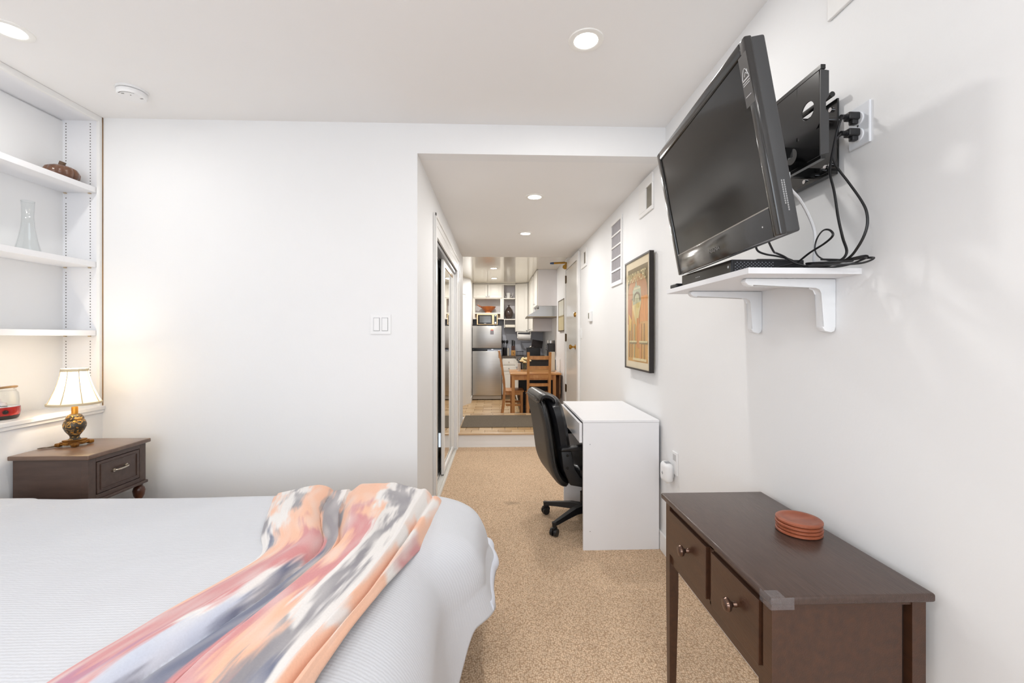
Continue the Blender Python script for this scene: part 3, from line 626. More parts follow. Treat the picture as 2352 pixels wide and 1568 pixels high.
# ------------------------------------------------------------ BUILT-IN BOOKCASE (left niche)
bc = thing('built_in_bookcase', 'white built-in bookcase recessed in the left wall', 'bookcase', (-2.37, 1.45, .885))
B(-2.4775, .352, .905, -2.470, YB-.012, ZC-.03).build('back_panel', wallm, bc)
B(-2.4775, YB-.012, .905, -2.275, YB-.001, ZC-.02).build('side_panel', whitem, bc)
B(-2.4775, .352, .905, -2.275, .364, ZC-.02).build('side_panel', whitem, bc)
B(-2.4775, .352, ZC-.022, -2.275, YB-.001, ZC-.002).build('top_panel', whitem, bc)
B(-2.275, YB-.022, .905, -2.258, YB-.007, ZC-.03).box(-2.275, .352, ZC-.03, -2.258, YB-.007, ZC-.001, .001).build('face_trim', trimm, bc)
B(-2.4775, .352, .885, -2.245, YB-.001, .907, .003).box(-2.262, .352, .868, -2.251, YB-.001, .885, .002).build('ledge', trimm, bc)
for z in (2.118, 1.695, 1.306): B(-2.469, .366, z, -2.278, YB-.014, z+.030, .001).build('shelf', whitem, bc)
m = MB()
z = .98
while z < 2.52:
    for x in (-2.452, -2.318):
        if min(abs(z-q-.012) for q in (2.118, 1.695, 1.306)) > .03 and random.random() > .04: m.cyl((x, YB-.0126, z), (x, YB-.0118, z), .0032, seg=6)
    z += .0163
m.build('peg_holes', M('peg_hole_brown', (88, 80, 74), .7, var=.1), bc, kind='stuff')
for z in (2.118, 1.695, 1.306):
    for x in (-2.452, -2.318): B(x-.006, YB-.022, z-.006, x+.006, YB-.012, z, .001).build('shelf_pin', M('pin_tan', (196, 176, 146), .5, var=.05), bc)
# pumpkin
t = thing('carved_pumpkin', 'brown carved wooden pumpkin on the top bookcase shelf', 'pumpkin', (-2.372, 2.43, 2.148))
prof = [(.03, 2.149), (.058, 2.152), (.074, 2.172), (.076, 2.192), (.066, 2.212), (.045, 2.224), (.02, 2.226), (.006, 2.218)]
MB().lathe(-2.372, 2.43, prof, 96, lobes=11, la=.10).build('body', M('carved_wood', (122, 84, 60), .32, rgb2=(96, 62, 44), vs=25, coat=.4), t, smooth=True)
MB().tube([(-2.372, 2.43, 2.215), (-2.37, 2.43, 2.235), (-2.364, 2.43, 2.252)], .011, 10, radii=(.015, .013)).build('stem', M('stem_wood', (108, 84, 64), .6, var=.2), t, smooth=True)
# glass carafe
t = thing('glass_vase', 'clear hourglass-shaped glass vase on the middle bookcase shelf', 'vase', (-2.38, 2.27, 1.725))
prof = [(.001, 1.727), (.047, 1.727), (.048, 1.735), (.036, 1.79), (.026, 1.85), (.022, 1.91), (.025, 1.985), (.0235, 1.985), (.0205, 1.91), (.0245, 1.85), (.034, 1.79), (.045, 1.737), (.001, 1.733)]
MB().lathe(-2.38, 2.27, prof, 32, cap=False).build('glass_body', glass, t, smooth=True)
MB().lathe(-2.38, 2.27, [(.0245, 1.983), (.0265, 1.986), (.0245, 1.989), (.0225, 1.986), (.0245, 1.983)], 32, cap=False).build('rim', glass, t, smooth=True)
# egg cooker
ex, ey = -2.372, 2.14
t = thing('egg_cooker', 'red countertop cooker with a clear dome on the bookcase ledge', 'appliance', (ex, ey, .907))
MB().lathe(ex, ey, [(.052, .907), (.060, .912), (.064, .926)], 40).build('foot_ring', M('cooker_black', (44, 38, 34), .3, var=.1), t, smooth=True)
MB().lathe(ex, ey, [(.064, .926), (.067, .940), (.066, .966)], 40).build('base', M('metallic_red', (172, 30, 22), .22, metal=.35, var=.15, coat=.4), t, smooth=True)
MB().lathe(ex, ey, [(.066, .966), (.063, .970), (.060, .970)], 40).build('rim', chrome, t, smooth=True)
MB().lathe(ex, ey, [(.062, .970), (.063, 1.0), (.060, 1.03), (.052, 1.042), (.050, 1.042), (.058, 1.028), (.061, 1.0), (.0605, .971)], 40, cap=False).build('dome', glass, t, smooth=True)
MB().lathe(ex, ey, [(.052, 1.041), (.053, 1.047), (.035, 1.052), (.005, 1.054)], 40).build('lid', glass, t, smooth=True)
m = MB(); m.tube([(ex+.035*math.cos(a)*1.5, ey+.035*math.sin(a)*1.5, 1.055+.006*math.sin((k/8)*PI)) for k, a in enumerate([-1.3+k*.33 for k in range(9)])], .006, 8, flat=.8); m.build('lid_handle', M('handle_tan', (150, 120, 84), .35, var=.2), t, smooth=True)
MB().lathe(ex+.012, ey-.01, [(.024, .972), (.02, .986), (.006, .992), (.004, 1.004)], 20).build('inner_cup', M('frosted_cup', (214, 206, 208), .4, var=.03), t, smooth=True)
dv = Vector((.88, -.47, 0)).normalized(); pk = Vector((ex, ey, .944))+dv*.066
MB().cyl(pk, pk+dv*.008, .010, .009, 20).cyl(pk+dv*.008, pk+dv*.011, .006, .004, 12).build('dial', M('cooker_black', (44, 38, 34)), t, smooth=True)

# ------------------------------------------------------------ NIGHTSTAND + LAMP
ns = thing('nightstand', 'dark brown nightstand with one drawer beside the bed', 'nightstand', (-2.07, 2.23, 0))
B(-2.252, 2.058, .728, -1.888, 2.42, .749, .005, 3).build('top', M('nightstand_top', (112, 88, 72), .28, rgb2=(100, 76, 62), vs=8, stretch=(1, 5, 5), coat=.3), ns, smooth=True)
m = MB().box(-2.245, 2.077, .525, -1.940, 2.095, .728).box(-2.245, 2.385, .525, -1.940, 2.403, .728).box(-2.245, 2.095, .525, -2.225, 2.385, .728).box(-1.940, 2.075, .525, -1.905, 2.115, .728, .002).box(-1.940, 2.365, .525, -1.905, 2.405, .728, .002).box(-1.94, 2.115, .705, -1.905, 2.365, .728).box(-1.94, 2.115, .525, -1.905, 2.365, .548)
m.box(-2.224, 2.096, .526, -1.941, 2.384, .535).build('body', nightwood, ns)
B(-1.944, 2.07, .512, -1.895, 2.41, .527, .004, 2).build('lower_moulding', nightwood, ns)
dr = B(-1.925, 2.119, .551, -1.903, 2.361, .702, .002).build('drawer', nightwood, ns)
B(-1.904, 2.135, .566, -1.899, 2.345, .570).box(-1.904, 2.135, .684, -1.899, 2.345, .688).box(-1.904, 2.135, .57, -1.899, 2.139, .684).box(-1.904, 2.341, .57, -1.899, 2.345, .684).build('drawer_bead', nightwood, dr)
MB().tube([(-1.902, 2.205, .640), (-1.885, 2.21, .640), (-1.880, 2.24, .642), (-1.885, 2.27, .644), (-1.902, 2.275, .644)], .005, 8).cyl((-1.903, 2.205, .640), (-1.896, 2.205, .640), .009, seg=10).cyl((-1.903, 2.275, .644), (-1.896, 2.275, .644), .009, seg=10).build('handle', nickel, dr, smooth=True)
for (x, y) in ((-1.925, 2.095), (-1.925, 2.385), (-2.228, 2.095), (-2.228, 2.385)):
    MB().lathe(x, y, [(.012, 0), (.014, .02), (.010, .06), (.016, .25), (.022, .38), (.016, .42), (.014, .43), (.024, .45), (.028, .475), (.024, .49), (.016, .50), (.020, .512)], 24).build('leg', legwood, ns, smooth=True)
lx, ly = -2.150, 2.27
L = thing('table_lamp', 'lit table lamp with gold urn base and white bell shade', 'lamp', (lx, ly, .749))
goldm = M('antique_gold', (168, 118, 52), .3, metal=.8, rgb2=(110, 70, 32), vs=30)
def urn_mat():
    m = bpy.data.materials.new('urn_relief'); m.use_nodes = True; nt = m.node_tree; b = nt.nodes['Principled BSDF']; b.inputs['Roughness'].default_value = .3
    tc = nt.nodes.new('ShaderNodeTexCoord'); n = nt.nodes.new('ShaderNodeTexNoise'); n.inputs['Scale'].default_value = 42; n.inputs['Detail'].default_value = 2; n.inputs['Distortion'].default_value = 1.6
    nt.links.new(tc.outputs['Object'], n.inputs['Vector']); cr = nt.nodes.new('ShaderNodeValToRGB'); e = cr.color_ramp.elements
    e[0].position = .50; e[0].color = (*lin((58, 50, 38)), 1); e[1].position = .60; e[1].color = (*lin((206, 160, 88)), 1); nt.links.new(n.outputs['Fac'], cr.inputs[0]); nt.links.new(cr.outputs[0], b.inputs['Base Color'])
    mr = nt.nodes.new('ShaderNodeMapRange'); mr.inputs[1].default_value = .5; mr.inputs[2].default_value = .6; nt.links.new(n.outputs['Fac'], mr.inputs[0]); nt.links.new(mr.outputs[0], b.inputs['Metallic'])
    bp = nt.nodes.new('ShaderNodeBump'); bp.inputs['Strength'].default_value = .8; bp.inputs['Distance'].default_value = .003; nt.links.new(mr.outputs[0], bp.inputs['Height']); nt.links.new(bp.outputs[0], b.inputs['Normal'])
    return m
urnm = urn_mat()
m = MB().box(lx-.046, ly-.046, .757, lx+.046, ly+.046, .765, .003, 2).box(lx-.040, ly-.040, .762, lx+.040, ly+.040, .772, .004, 2).box(lx-.034, ly-.034, .772, lx+.034, ly+.034, .779, .004, 2)
for sx in (-1, 1):
    for sy in (-1, 1): m.box(lx+sx*.040-.012, ly+sy*.040-.012, .750, lx+sx*.040+.012, ly+sy*.040+.012, .768, .005, 2)
for k in (-1, 1): m.box(lx-.012, ly+k*.044-.003, .756, lx+.012, ly+k*.044+.003, .768, .002).box(lx+k*.044-.003, ly-.012, .756, lx+k*.044+.003, ly+.012, .768, .002)
m.build('foot', goldm, L, smooth=True)
MB().lathe(lx, ly, [(.026, .778), (.018, .788), (.020, .798), (.036, .822), (.044, .842), (.045, .856), (.040, .872), (.032, .880)], 36).build('urn', urnm, L, smooth=True)
MB().lathe(lx, ly, [(.034, .879), (.036, .884), (.034, .888), (.033, .892), (.026, .902), (.016, .908)], 36).build('urn_lid', urnm, L, smooth=True)
MB().lathe(lx, ly, [(.013, .905), (.013, .940), (.011, .945), (.011, .965)], 20).build('neck', M('amber_brass', (200, 140, 50), .3, metal=.6, var=.1), L, smooth=True)
# bell shade with eight panels
def shade_mat():
    m = bpy.data.materials.new('shade_fabric'); m.use_nodes = True; nt = m.node_tree
    for n in list(nt.nodes): nt.nodes.remove(n)
    out = nt.nodes.new('ShaderNodeOutputMaterial'); d = nt.nodes.new('ShaderNodeBsdfDiffuse'); t = nt.nodes.new('ShaderNodeBsdfTranslucent'); mx = nt.nodes.new('ShaderNodeMixShader'); mx.inputs[0].default_value = .55
    for q in (d, t): q.inputs[0].default_value = (*lin((250, 240, 218)), 1)
    nt.links.new(d.outputs[0], mx.inputs[1]); nt.links.new(t.outputs[0], mx.inputs[2]); nt.links.new(mx.outputs[0], out.inputs[0]); return m
sprof = []
for k in range(15):
    f = k/14; sprof.append((.102*(1-f)**1.55+.050*(1-(1-f)**1.55), .962+f*.176))
MB().lathe(lx, ly, sprof, 48, cap=False).build('shade', shade_mat(), L, smooth=True)
trimc = M('shade_trim', (206, 190, 160), .8, var=.03)
MB().lathe(lx, ly, [(.1035, .956), (.1045, .966), (.1015, .968), (.101, .958), (.1035, .956)], 48, cap=False).build('shade_hem', trimc, L, smooth=True)
MB().lathe(lx, ly, [(.0535, 1.124), (.0515, 1.138), (.0495, 1.138), (.0515, 1.124), (.0535, 1.124)], 48, cap=False).build('shade_collar', trimc, L, smooth=True)
for k in range(8):
    a = 2*PI*k/8+.25; MB().tube([(lx+(r+.001)*math.cos(a), ly+(r+.001)*math.sin(a), z) for r, z in sprof[::2]], .0022, 6).build('shade_rib', trimc, L, smooth=True)
MB().lathe(lx, ly, [(.012, .985), (.020, 1.0), (.025, 1.03), (.018, 1.055), (.004, 1.062)], 20).build('bulb', M('bulb_glow', (255, 236, 200), .4, emit=(255, 226, 184), es=10), L, smooth=True)
pl = bpy.data.lights.new('bulb_light', 'POINT'); pl.energy = 4.6; pl.color = (1, .90, .76); pl.shadow_soft_size = .028
po = bpy.data.objects.new('bulb_light', pl); COL.objects.link(po); po.parent = L; po.location = (0, 0, .335)
MB().tube([(lx-.04, ly-.03, .752), (lx-.06, ly-.055, .752), (lx-.09, ly-.065, .752), (lx-.095, ly-.085, .752), (lx-.075, ly-.075, .7535), (lx-.045, ly-.04, .754)], .0018, 6).build('cord', M('brown_cord', (84, 66, 44), .5, var=.05), L, smooth=True)

# ------------------------------------------------------------ CONSOLE TABLE + COASTERS
cs = thing('console_table', 'dark brown console table with two drawers at the right', 'console table', (.79, 1.25, 0))
ZT = .725
B(.603, .930, ZT-.020, .982, 1.572, ZT, .006, 3).build('top', darkwood_top, cs, smooth=True)
m = MB().box(.622, .978, .520, .640, .988, .705).box(.622, 1.218, .520, .640, 1.240, .705).box(.622, 1.512, .520, .640, 1.5175, .705).box(.622, .985, .686, .640, 1.516, .705).box(.622, .978, .490, .640, 1.517, .5295)
m.box(.945, .978, .505, .960, 1.517, .705).box(.640, .985, .512, .945, 1.518, .520); m.build('apron', darkwood, cs)
B(.6475, .953, .38, .924, .962, .704).build('side_panel', darkwood, cs)
B(.6475, .9665, .38, .9400, .975, .704).build('slot_shade_panel', M('shadow_wood', (34, 22, 17), .6, var=.1), cs)  # dark sheet added as the shade seen through the side slot
B(.655, 1.535, .505, .955, 1.545, .705).build('side_panel', darkwood, cs)
B(.6473, .9475, .692, .9398, .9525, .7045).build('side_rail', darkwood, cs)
for i, (x, y, fx) in enumerate(((.615, .945, 1), (.615, 1.518, 1), (.940, .945, -1), (.940, 1.518, -1))):
    m = MB(); w_ = .032
    for (za, zb, wa, wb, dx0, dx1) in ((.38, .705, w_, w_, 0, 0), (0, .38, .022, w_, .016 if fx < 0 else 0, 0)):
        xa0 = x+dx0+(0 if fx > 0 else 0); v = []
        ya = y
        A_ = [(xa0, ya), (xa0+wa, ya), (xa0+wa, ya+wa), (xa0, ya+wa)]; B_ = [(x+dx1, ya), (x+dx1+wb, ya), (x+dx1+wb, ya+wb), (x+dx1, ya+wb)]
        va = [m.bm.verts.new((p[0], p[1], za)) for p in A_]; vb = [m.bm.verts.new((p[0], p[1], zb)) for p in B_]
        for k in range(4): m.bm.faces.new((va[k], va[(k+1) % 4], vb[(k+1) % 4], vb[k]))
        m.bm.faces.new(va[::-1]); m.bm.faces.new(vb)
    m.build('leg', darkwood, cs)
for (y0, y1, yk) in ((.989, 1.214, 1.085), (1.244, 1.512, 1.362)):
    d = B(.611, y0, .530, .632, y1, .684, .0015).build('drawer', darkwood, cs)
    MB().lathe(0, 0, [(.008, 0), (.006, .008), (.008, .012), (.016, .018), (.0175, .024), (.015, .029), (.009, .031), (.002, .031)], 24, mat=Matrix.Translation((.611, yk, .614)) @ Matrix.Rotation(-PI/2, 4, 'Y')).build('knob', M('bronze_knob', (112, 88, 76), .16, metal=.75, var=.2, vs=30), d, smooth=True)
tapem = M('clear_tape', (200, 198, 202), .2, alpha=.09, var=.25, vs=120, bump=.5, bs=90)
B(.6022, .9284, .7252, .634, .956, .7258).build('packing_tape', tapem, cs, label='clear tape wrapped over the near corner')
B(.6022, .9282, .698, .655, .9290, .7245).build('packing_tape', tapem, cs)
B(.6012, .9295, .698, .6022, .968, .7245).build('packing_tape', tapem, cs)
cx, cy = .890, 1.243
cwood = M('terracotta_wood', (158, 88, 60), .42, rgb2=(134, 70, 46), vs=14, stretch=(1, 3, 1), coat=.1)
nm = ['bottom', 'second from bottom', 'second from top', 'top']
for k in range(4):
    z = ZT+.0005+k*.0102; dx = (0, .001, -.001, .0005)[k]
    pr = [(.052, z), (.0575, z+.0008), (.0600, z+.003), (.0598, z+.0075), (.057, z+.0097), (.046, z+.0098), (.042, z+.0070), (.001, z+.0068)]
    tag(MB().lathe(cx+dx, cy, pr, 56).build('wooden_coaster', cwood, smooth=True), 'reddish wooden coaster, %s of the stack of four on the console table' % nm[k], 'coaster', 'reddish wooden coasters on the console table')

# ------------------------------------------------------------ DESK
dk = thing('writing_desk', 'white desk with a drawer against the right wall', 'desk', (.75, 3.0, 0))
B(.523, 2.605, 0, .990, 2.625, .776, .001).build('side_panel', whitem, dk)
B(.523, 3.366, 0, .990, 3.386, .776, .001).build('side_panel', whitem, dk)
B(.521, 2.604, .777, .991, 3.387, .791, .001).build('desktop', whitem, dk)
B(.96, 2.625, .35, .978, 3.366, .776, .001).build('back_panel', whitem, dk)
B(.545, 2.627, .665, .955, 2.640, .770).box(.545, 3.352, .665, .955, 3.364, .770).box(.545, 2.64, .655, .955, 3.352, .665).build('drawer_box', whitem, dk)
B(.502, 2.618, .652, .519, 3.375, .770, .001).build('drawer_front', M('desk_drawer_white', (236, 236, 238), .16, var=.01), dk)
m = MB()
for z in (.645, .115): m.cyl((.565, 2.6046, z), (.565, 2.606, z), .0022, seg=8)
m.build('screw_holes', greyhole, dk)

# ------------------------------------------------------------ OFFICE CHAIR
oc = thing('office_chair', 'black leather office chair on casters pushed under the white desk', 'chair', (.605, 2.99, 0), rz=math.radians(7))
# local frame: chair faces +x (towards the desk), back at -x
def cushion(name, prof, y0, y1, mat, thick_fn=None, ny=14, crown=.02, round_=.09, lab=None):
    # prof: list of (x,z) loop in xz plane; lofted across y with rounded ends
    m = MB(); rings = []
    n = len(prof); cxm = sum(p[0] for p in prof)/n; czm = sum(p[1] for p in prof)/n
    for j in range(ny+1):
        f = j/ny; y = y0+(y1-y0)*f; e = min(f, 1-f)*(y1-y0); s = math.sqrt(max(0, 1-max(0, 1-e/round_)**2)) if e < round_ else 1
        s = max(s, .02); rings.append((y, s))
    return m, rings, cxm, czm
def pad(name, path, thick, y0, y1, mat, edge=.05, n=16, smoothtop=True, wrinkle=0, edge_min=.45):
    # path: centreline (x,z) points ; slab of given thickness with rounded rim (superellipse in the surface plane)
    m = MB(); P = [Vector((p[0], 0, p[1])) for p in path]
    q = []
    for i in range(len(P)-1):
        p0 = P[max(i-1, 0)]; p1 = P[i]; p2 = P[i+1]; p3 = P[min(i+2, len(P)-1)]
        for k in range(5):
            t = k/5; q.append(.5*((2*p1)+(p2-p0)*t+(2*p0-5*p1+4*p2-p3)*t*t+(3*p1-p0-3*p2+p3)*t**3))
    q.append(P[-1]); P = q; N = len(P)
    lenT = [0]
    for a, b in zip(P, P[1:]): lenT.append(lenT[-1]+(b-a).length)
    T = lenT[-1]; yc = (y0+y1)/2; hw = (y1-y0)/2
    front = []; back = []
    for i in range(N):
        d = (P[min(i+1, N-1)]-P[max(i-1, 0)]).normalized(); nn = Vector((d.z, 0, -d.x))
        fr = []; bk = []
        tt = 2*lenT[i]/T-1
        # rounded corners of outline
        wsc = (1-abs(tt)**7)**(1/3.2) if abs(tt) < 1 else 0
        wsc = max(wsc, .55)
        for j in range(n+1):
            s_ = 2*j/n-1; edgef = max(0, 1-abs(s_)**8)**.5 * max(0, 1-abs(tt)**12)**.5
            th = thick*(edge_min+(1-edge_min)*edgef)/2
            wr = wrinkle*math.sin(j*1.9+tt*3)*edgef*max(0, math.sin(tt*9+s_*2))
            yy = yc+hw*s_*wsc
            c_ = P[i]+Vector((0, yy, 0))
            fr.append(m.bm.verts.new(c_+nn*(th+wr))); bk.append(m.bm.verts.new(c_-nn*(th*.75)))
        front.append(fr); back.append(bk)
    for i in range(N-1):
        for j in range(n):
            m.bm.faces.new((front[i][j], front[i+1][j], front[i+1][j+1], front[i][j+1])); m.bm.faces.new((back[i][j], back[i][j+1], back[i+1][j+1], back[i+1][j]))
        m.bm.faces.new((front[i][0], back[i][0], back[i+1][0], front[i+1][0])); m.bm.faces.new((front[i][n], front[i+1][n], back[i+1][n], back[i][n]))
    for j in range(n):
        m.bm.faces.new((front[0][j], front[0][j+1], back[0][j+1], back[0][j])); m.bm.faces.new((front[-1][j], back[-1][j], back[-1][j+1], front[-1][j+1]))
    return m.build(name, mat, oc, smooth=True, local=True)
# back of the chair (local coordinates, origin on floor under the hub)
shell = [(-.15, .325), (-.225, .37), (-.272, .46), (-.292, .58), (-.312, .72), (-.337, .84), (-.352, .905)]
pad('back_shell', shell, .062, -.235, .235, M('shell_leather', (38, 37, 36), .42, var=.15, vs=10, bump=.25, bs=140), n=16)
front_ = [(x+.050, z+.004) for x, z in [(-.16, .36), (-.215, .42), (-.243, .52), (-.262, .62), (-.282, .74), (-.306, .84), (-.326, .895)]]
pad('back_cushion', front_, .105, -.225, .225, leather, n=18, wrinkle=.006)
pad('headrest_roll', [(-.355, .865), (-.352, .905), (-.325, .922), (-.28, .905), (-.255, .865)], .04, -.215, .215, leather, n=12, wrinkle=.003)
sm = MB()
sm.tube([(-.272, -.232, .46), (-.296, -.235, .58), (-.315, -.234, .72), (-.335, -.228, .83), (-.350, -.21, .89)], .0035, 6)
sm.tube([(-.373, -.20, .885), (-.380, -.1, .905), (-.382, .1, .905), (-.376, .2, .885)], .0022, 6)
sm.build('seam', leather, oc, smooth=True, local=True)
pad('seat_cushion', [(-.15, .425), (-.05, .425), (.10, .43), (.19, .43), (.24, .405)], .10, -.235, .235, leather, n=16, wrinkle=.005)
B(-.17, -.215, .345, .20, .215, .38, .02, 3).build('seat_pan', blackp, oc, local=True, smooth=True)
for s_ in (-1, 1):
    m = MB(); yy = s_*.245
    m.prism([(-.175, .36), (-.06, .335), (.10, .345), (.10, .37), (-.06, .375), (-.115, .40), (-.155, .46), (-.165, .575), (-.235, .575), (-.22, .46)], 1, yy-.016, yy+.016, .006)
    m.prism([(-.240, .578), (-.10, .578), (.05, .575), (.085, .585), (.06, .605), (-.06, .610), (-.235, .600)], 1, yy-.028, yy+.028, .008)
    m.build('armrest', blackp, oc, local=True, smooth=True)
    m = MB()
    for z in (.55, .47): m.cyl((-.195, yy+s_*.015, z), (-.195, yy+s_*.019, z), .009, seg=12).cyl((-.195, yy+s_*.019, z), (-.195, yy+s_*.0195, z), .004, seg=8)
    m.build('bolt', blk, oc, local=True, smooth=True)
MB().cyl((0, 0, .09), (0, 0, .22), .027, seg=20).cyl((0, 0, .22), (0, 0, .345), .015, seg=16).box(-.06, -.05, .315, .09, .05, .345, .006).build('gas_column', blackp, oc, local=True, smooth=True)
MB().tube([(0, -.03, .30), (-.01, -.10, .29), (-.01, -.17, .285)], .005, 8).build('lever', blackp, oc, local=True, smooth=True)
for k in range(5):
    a = math.radians(147-7+72*k); ca, sa = math.cos(a), math.sin(a); m = MB(); R_ = .285
    p = []
    for (r, w, zt, zb) in ((.02, .030, .135, .085), (.10, .026, .132, .092), (.20, .021, .112, .082), (.27, .017, .098, .072), (.30, .014, .092, .070)):
        p.append([m.bm.verts.new((ca*r-sa*w*u, sa*r+ca*w*u, z)) for u, z in ((-1, zb), (1, zb), (.7, zt), (-.7, zt))])
    for A_, B_ in zip(p, p[1:]):
        for i in range(4): m.bm.faces.new((A_[i], A_[(i+1) % 4], B_[(i+1) % 4], B_[i]))
    m.bm.faces.new(p[0][::-1]); m.bm.faces.new(p[-1]); m.build('base_arm', blackp, oc, local=True)
    m = MB(); c0 = Vector((ca*.30, sa*.30, .026)); ta = a+PI/2+(.9, .3, -.4, .6, 1.2)[k]; ax_ = Vector((math.cos(ta), math.sin(ta), 0)); 
    for s_ in (-1, 1): m.cyl(c0+ax_*s_*.006, c0+ax_*s_*.024, .026, .024, 22)
    m.cyl(c0-ax_*.006, c0+ax_*.006, .010, seg=10).cyl(c0+Vector((0, 0, .02)), c0+Vector((0, 0, .065)), .012, .016, 14)
    fw = Vector((-ax_.y, ax_.x, 0)); m.tube([c0+fw*.027+Vector((0, 0, .004)), c0+fw*.02+Vector((0, 0, .022)), c0+Vector((0, 0, .03)), c0-fw*.02+Vector((0, 0, .022))], .011, 8, flat=1.0)
    m.build('caster', M('caster_black', (32, 32, 33), .4, var=.1), oc, local=True, smooth=True)

# ------------------------------------------------------------ BED, DUVET, THROW
bd = thing('bed', 'low bed with mattress hidden under the white duvet', 'bed', (-1.3, 1.15, 0))
B(-2.21, .36, .0, -.42, 1.86, .20, .01).build('bed_base', M('bed_base_fabric', (190, 188, 184), .9, var=.05), bd)
B(-2.22, .34, .20, -.40, 1.88, .545, .05, 4).build('mattress', M('mattress_white', (226, 226, 226), .9, var=.03), bd, smooth=True)
XE, YE, YN, ZB = -.41, 1.895, .34, .604
def sstep(a, b, x):
    t = min(1, max(0, (x-a)/(b-a))); return t*t*(3-2*t)
def duvet_pt(a, b):
    ox = max(0, a-XE); oy = b-YE if b > YE else (b-YN if b < YN else 0)
    r = math.hypot(ox, oy); D = .66-.19*sstep(1.40, 1.54, b)
    z = ZB + .006*noise.noise(Vector((a*2.2, b*2.2, 1))) + .004*noise.noise(Vector((a*6, b*5, 3)))
    z -= .004*sstep(-.75, -.4, a)
    if a < -2.0: z += .004
    if r < 1e-6: return Vector((a, b, z))
    dx, dy = ox/r, oy/r
    D = D*dx*dx+.42*dy*dy if oy > 0 else D*dx*dx+.30*dy*dy
    my = .44 if oy > 0 else .30; rm = min(.66/max(dx, 1e-6), my/max(abs(dy), 1e-6)); r = r*D/rm
    R_ = math.sqrt((.235*dx)**2+(.10*dy)**2)+.03*abs(dx*dy)*2; arc = R_*PI/2
    corner = 4*dx*dx*dy*dy if oy > 0 else 0
    fl = sstep(1.40, 1.66, min(b, YE))*abs(dx)
    if r < arc:
        h = R_*math.sin(r/R_); v = R_*(1-math.cos(r/R_))
    else:
        e = r-arc; kk = .10+.55*corner*1.0+.30*fl
        kk = min(kk, .8)
        h = R_+e*kk; v = R_+e*math.sqrt(1-kk*kk)
    h += .13*fl*sstep(0, .25, r)
    if dy > .6: h = min(h, .125)
    w = .008*math.sin(b*13+a*2)*sstep(.2, .45, r)*(1 if dx > .3 else 0)
    h += w
    return Vector((max(min(a, XE), -9)+dx*h, min(max(b, YN), YE)+dy*h, z-v))
def grid_obj(name, mat, NU, NV, fn, a0, a1, b0, b1, cols=None, solid=0):
    verts = []; uv = []
    for j in range(NV+1):
        for i in range(NU+1):
            a = a0+(a1-a0)*i/NU; b = b0+(b1-b0)*j/NV; verts.append(fn(a, b)); uv.append((a, b, 0))
    faces = [(j*(NU+1)+i, j*(NU+1)+i+1, (j+1)*(NU+1)+i+1, (j+1)*(NU+1)+i) for j in range(NV) for i in range(NU)]
    me = bpy.data.meshes.new(name); o_ = Vector((sum(v.x for v in verts)/len(verts), sum(v.y for v in verts)/len(verts), min(v.z for v in verts)))
    me.from_pydata([tuple(v-o_) for v in verts], [], faces); me.materials.append(mat)
    at = me.attributes.new('cloth_uv', 'FLOAT_VECTOR', 'POINT')
    at.data.foreach_set('vector', [c for t_ in uv for c in t_])
    if cols:
        ca = me.attributes.new('dye', 'FLOAT_COLOR', 'POINT'); ca.data.foreach_set('color', [c for v, u in zip(verts, uv) for c in cols(v, u)])
    me.polygons.foreach_set('use_smooth', [True]*len(me.polygons))
    o = bpy.data.objects.new(name, me); COL.objects.link(o); o.location = o_
    if solid:
        s_ = o.modifiers.new('thickness', 'SOLIDIFY'); s_.thickness = solid; s_.offset = -1
    return o
dv_ = grid_obj('duvet', ribm, 230, 230, duvet_pt, -2.22, XE+.66, YN-.30, YE+.44, solid=.028)
tag(dv_, 'white ribbed duvet spread over the bed', 'duvet')
# rolled hem / lining at the foot corner
hp = [duvet_pt(XE+.65, b) + Vector((-.028, 0, .006)) for b in [1.62+(YE-1.62)*k/5 for k in range(6)]]
h2 = [duvet_pt(XE+min(.66, .44/math.tan(q)), YE+min(.44, .66*math.tan(q))) + Vector((-.024, -.016, .006)) for q in [PI/2*k/7*.75 for k in range(1, 7)]]
tag(MB().tube(hp+h2, .030, 14).build('duvet_lining', M('smooth_lining', (226, 230, 240), .6, var=.02), smooth=True), 'smooth bluish duvet insert showing under the hem at the foot corner', 'duvet insert')
# throw
DYE = dict(P=lin((240, 190, 162)), K=lin((212, 146, 146)), M=lin((192, 132, 152)), W=lin((234, 230, 227)), G=lin((152, 149, 154)), B=lin((116, 121, 142)), L=lin((200, 206, 220)))
DYROWS = [(.30, 'WKPWGLBBKKPGWWPP'), (.55, 'WKPKWLBBKPGGWWWP'), (.75, 'WMMMKLBBKKKGBWPK'), (.90, 'PKMMKLBBKKPGGWPP'), (1.0, 'PKKKWLBBKKPWGWWP'), (1.15, 'PPKKKWBBPKKWGWPP'), (1.3, 'WPPKKKBGPPKWGWPW'),
          (1.45, 'WBPPKKGGPKKWGWWK'), (1.6, 'GWWPPPGGPKPWGWPP'), (1.75, 'WPWGPPGGPPWGGWWP'), (1.9, 'PWGWPPGWPPPWGWPP'), (2.2, 'PWGWPPGWPPPWGWPP')]
DYCOL = [0, .07, .14, .22, .30, .37, .43, .50, .56, .63, .71, .77, .82, .88, .94, 1]
def interp(x, T, sm=True):
    if x <= T[0][0]: return T[0][1]
    for (a, u), (b, v) in zip(T, T[1:]):
        if x <= b:
            f = (x-a)/(b-a); f = f*f*(3-2*f) if sm else f; return u+(v-u)*f
    return T[-1][1]
LEFT = [(.3, -.92), (.88, -.905), (1.13, -.83), (1.30, -.755), (1.40, -.735), (1.48, -.80), (1.62, -.86), (1.80, -.93), (1.95, -.985), (2.3, -1.0)]
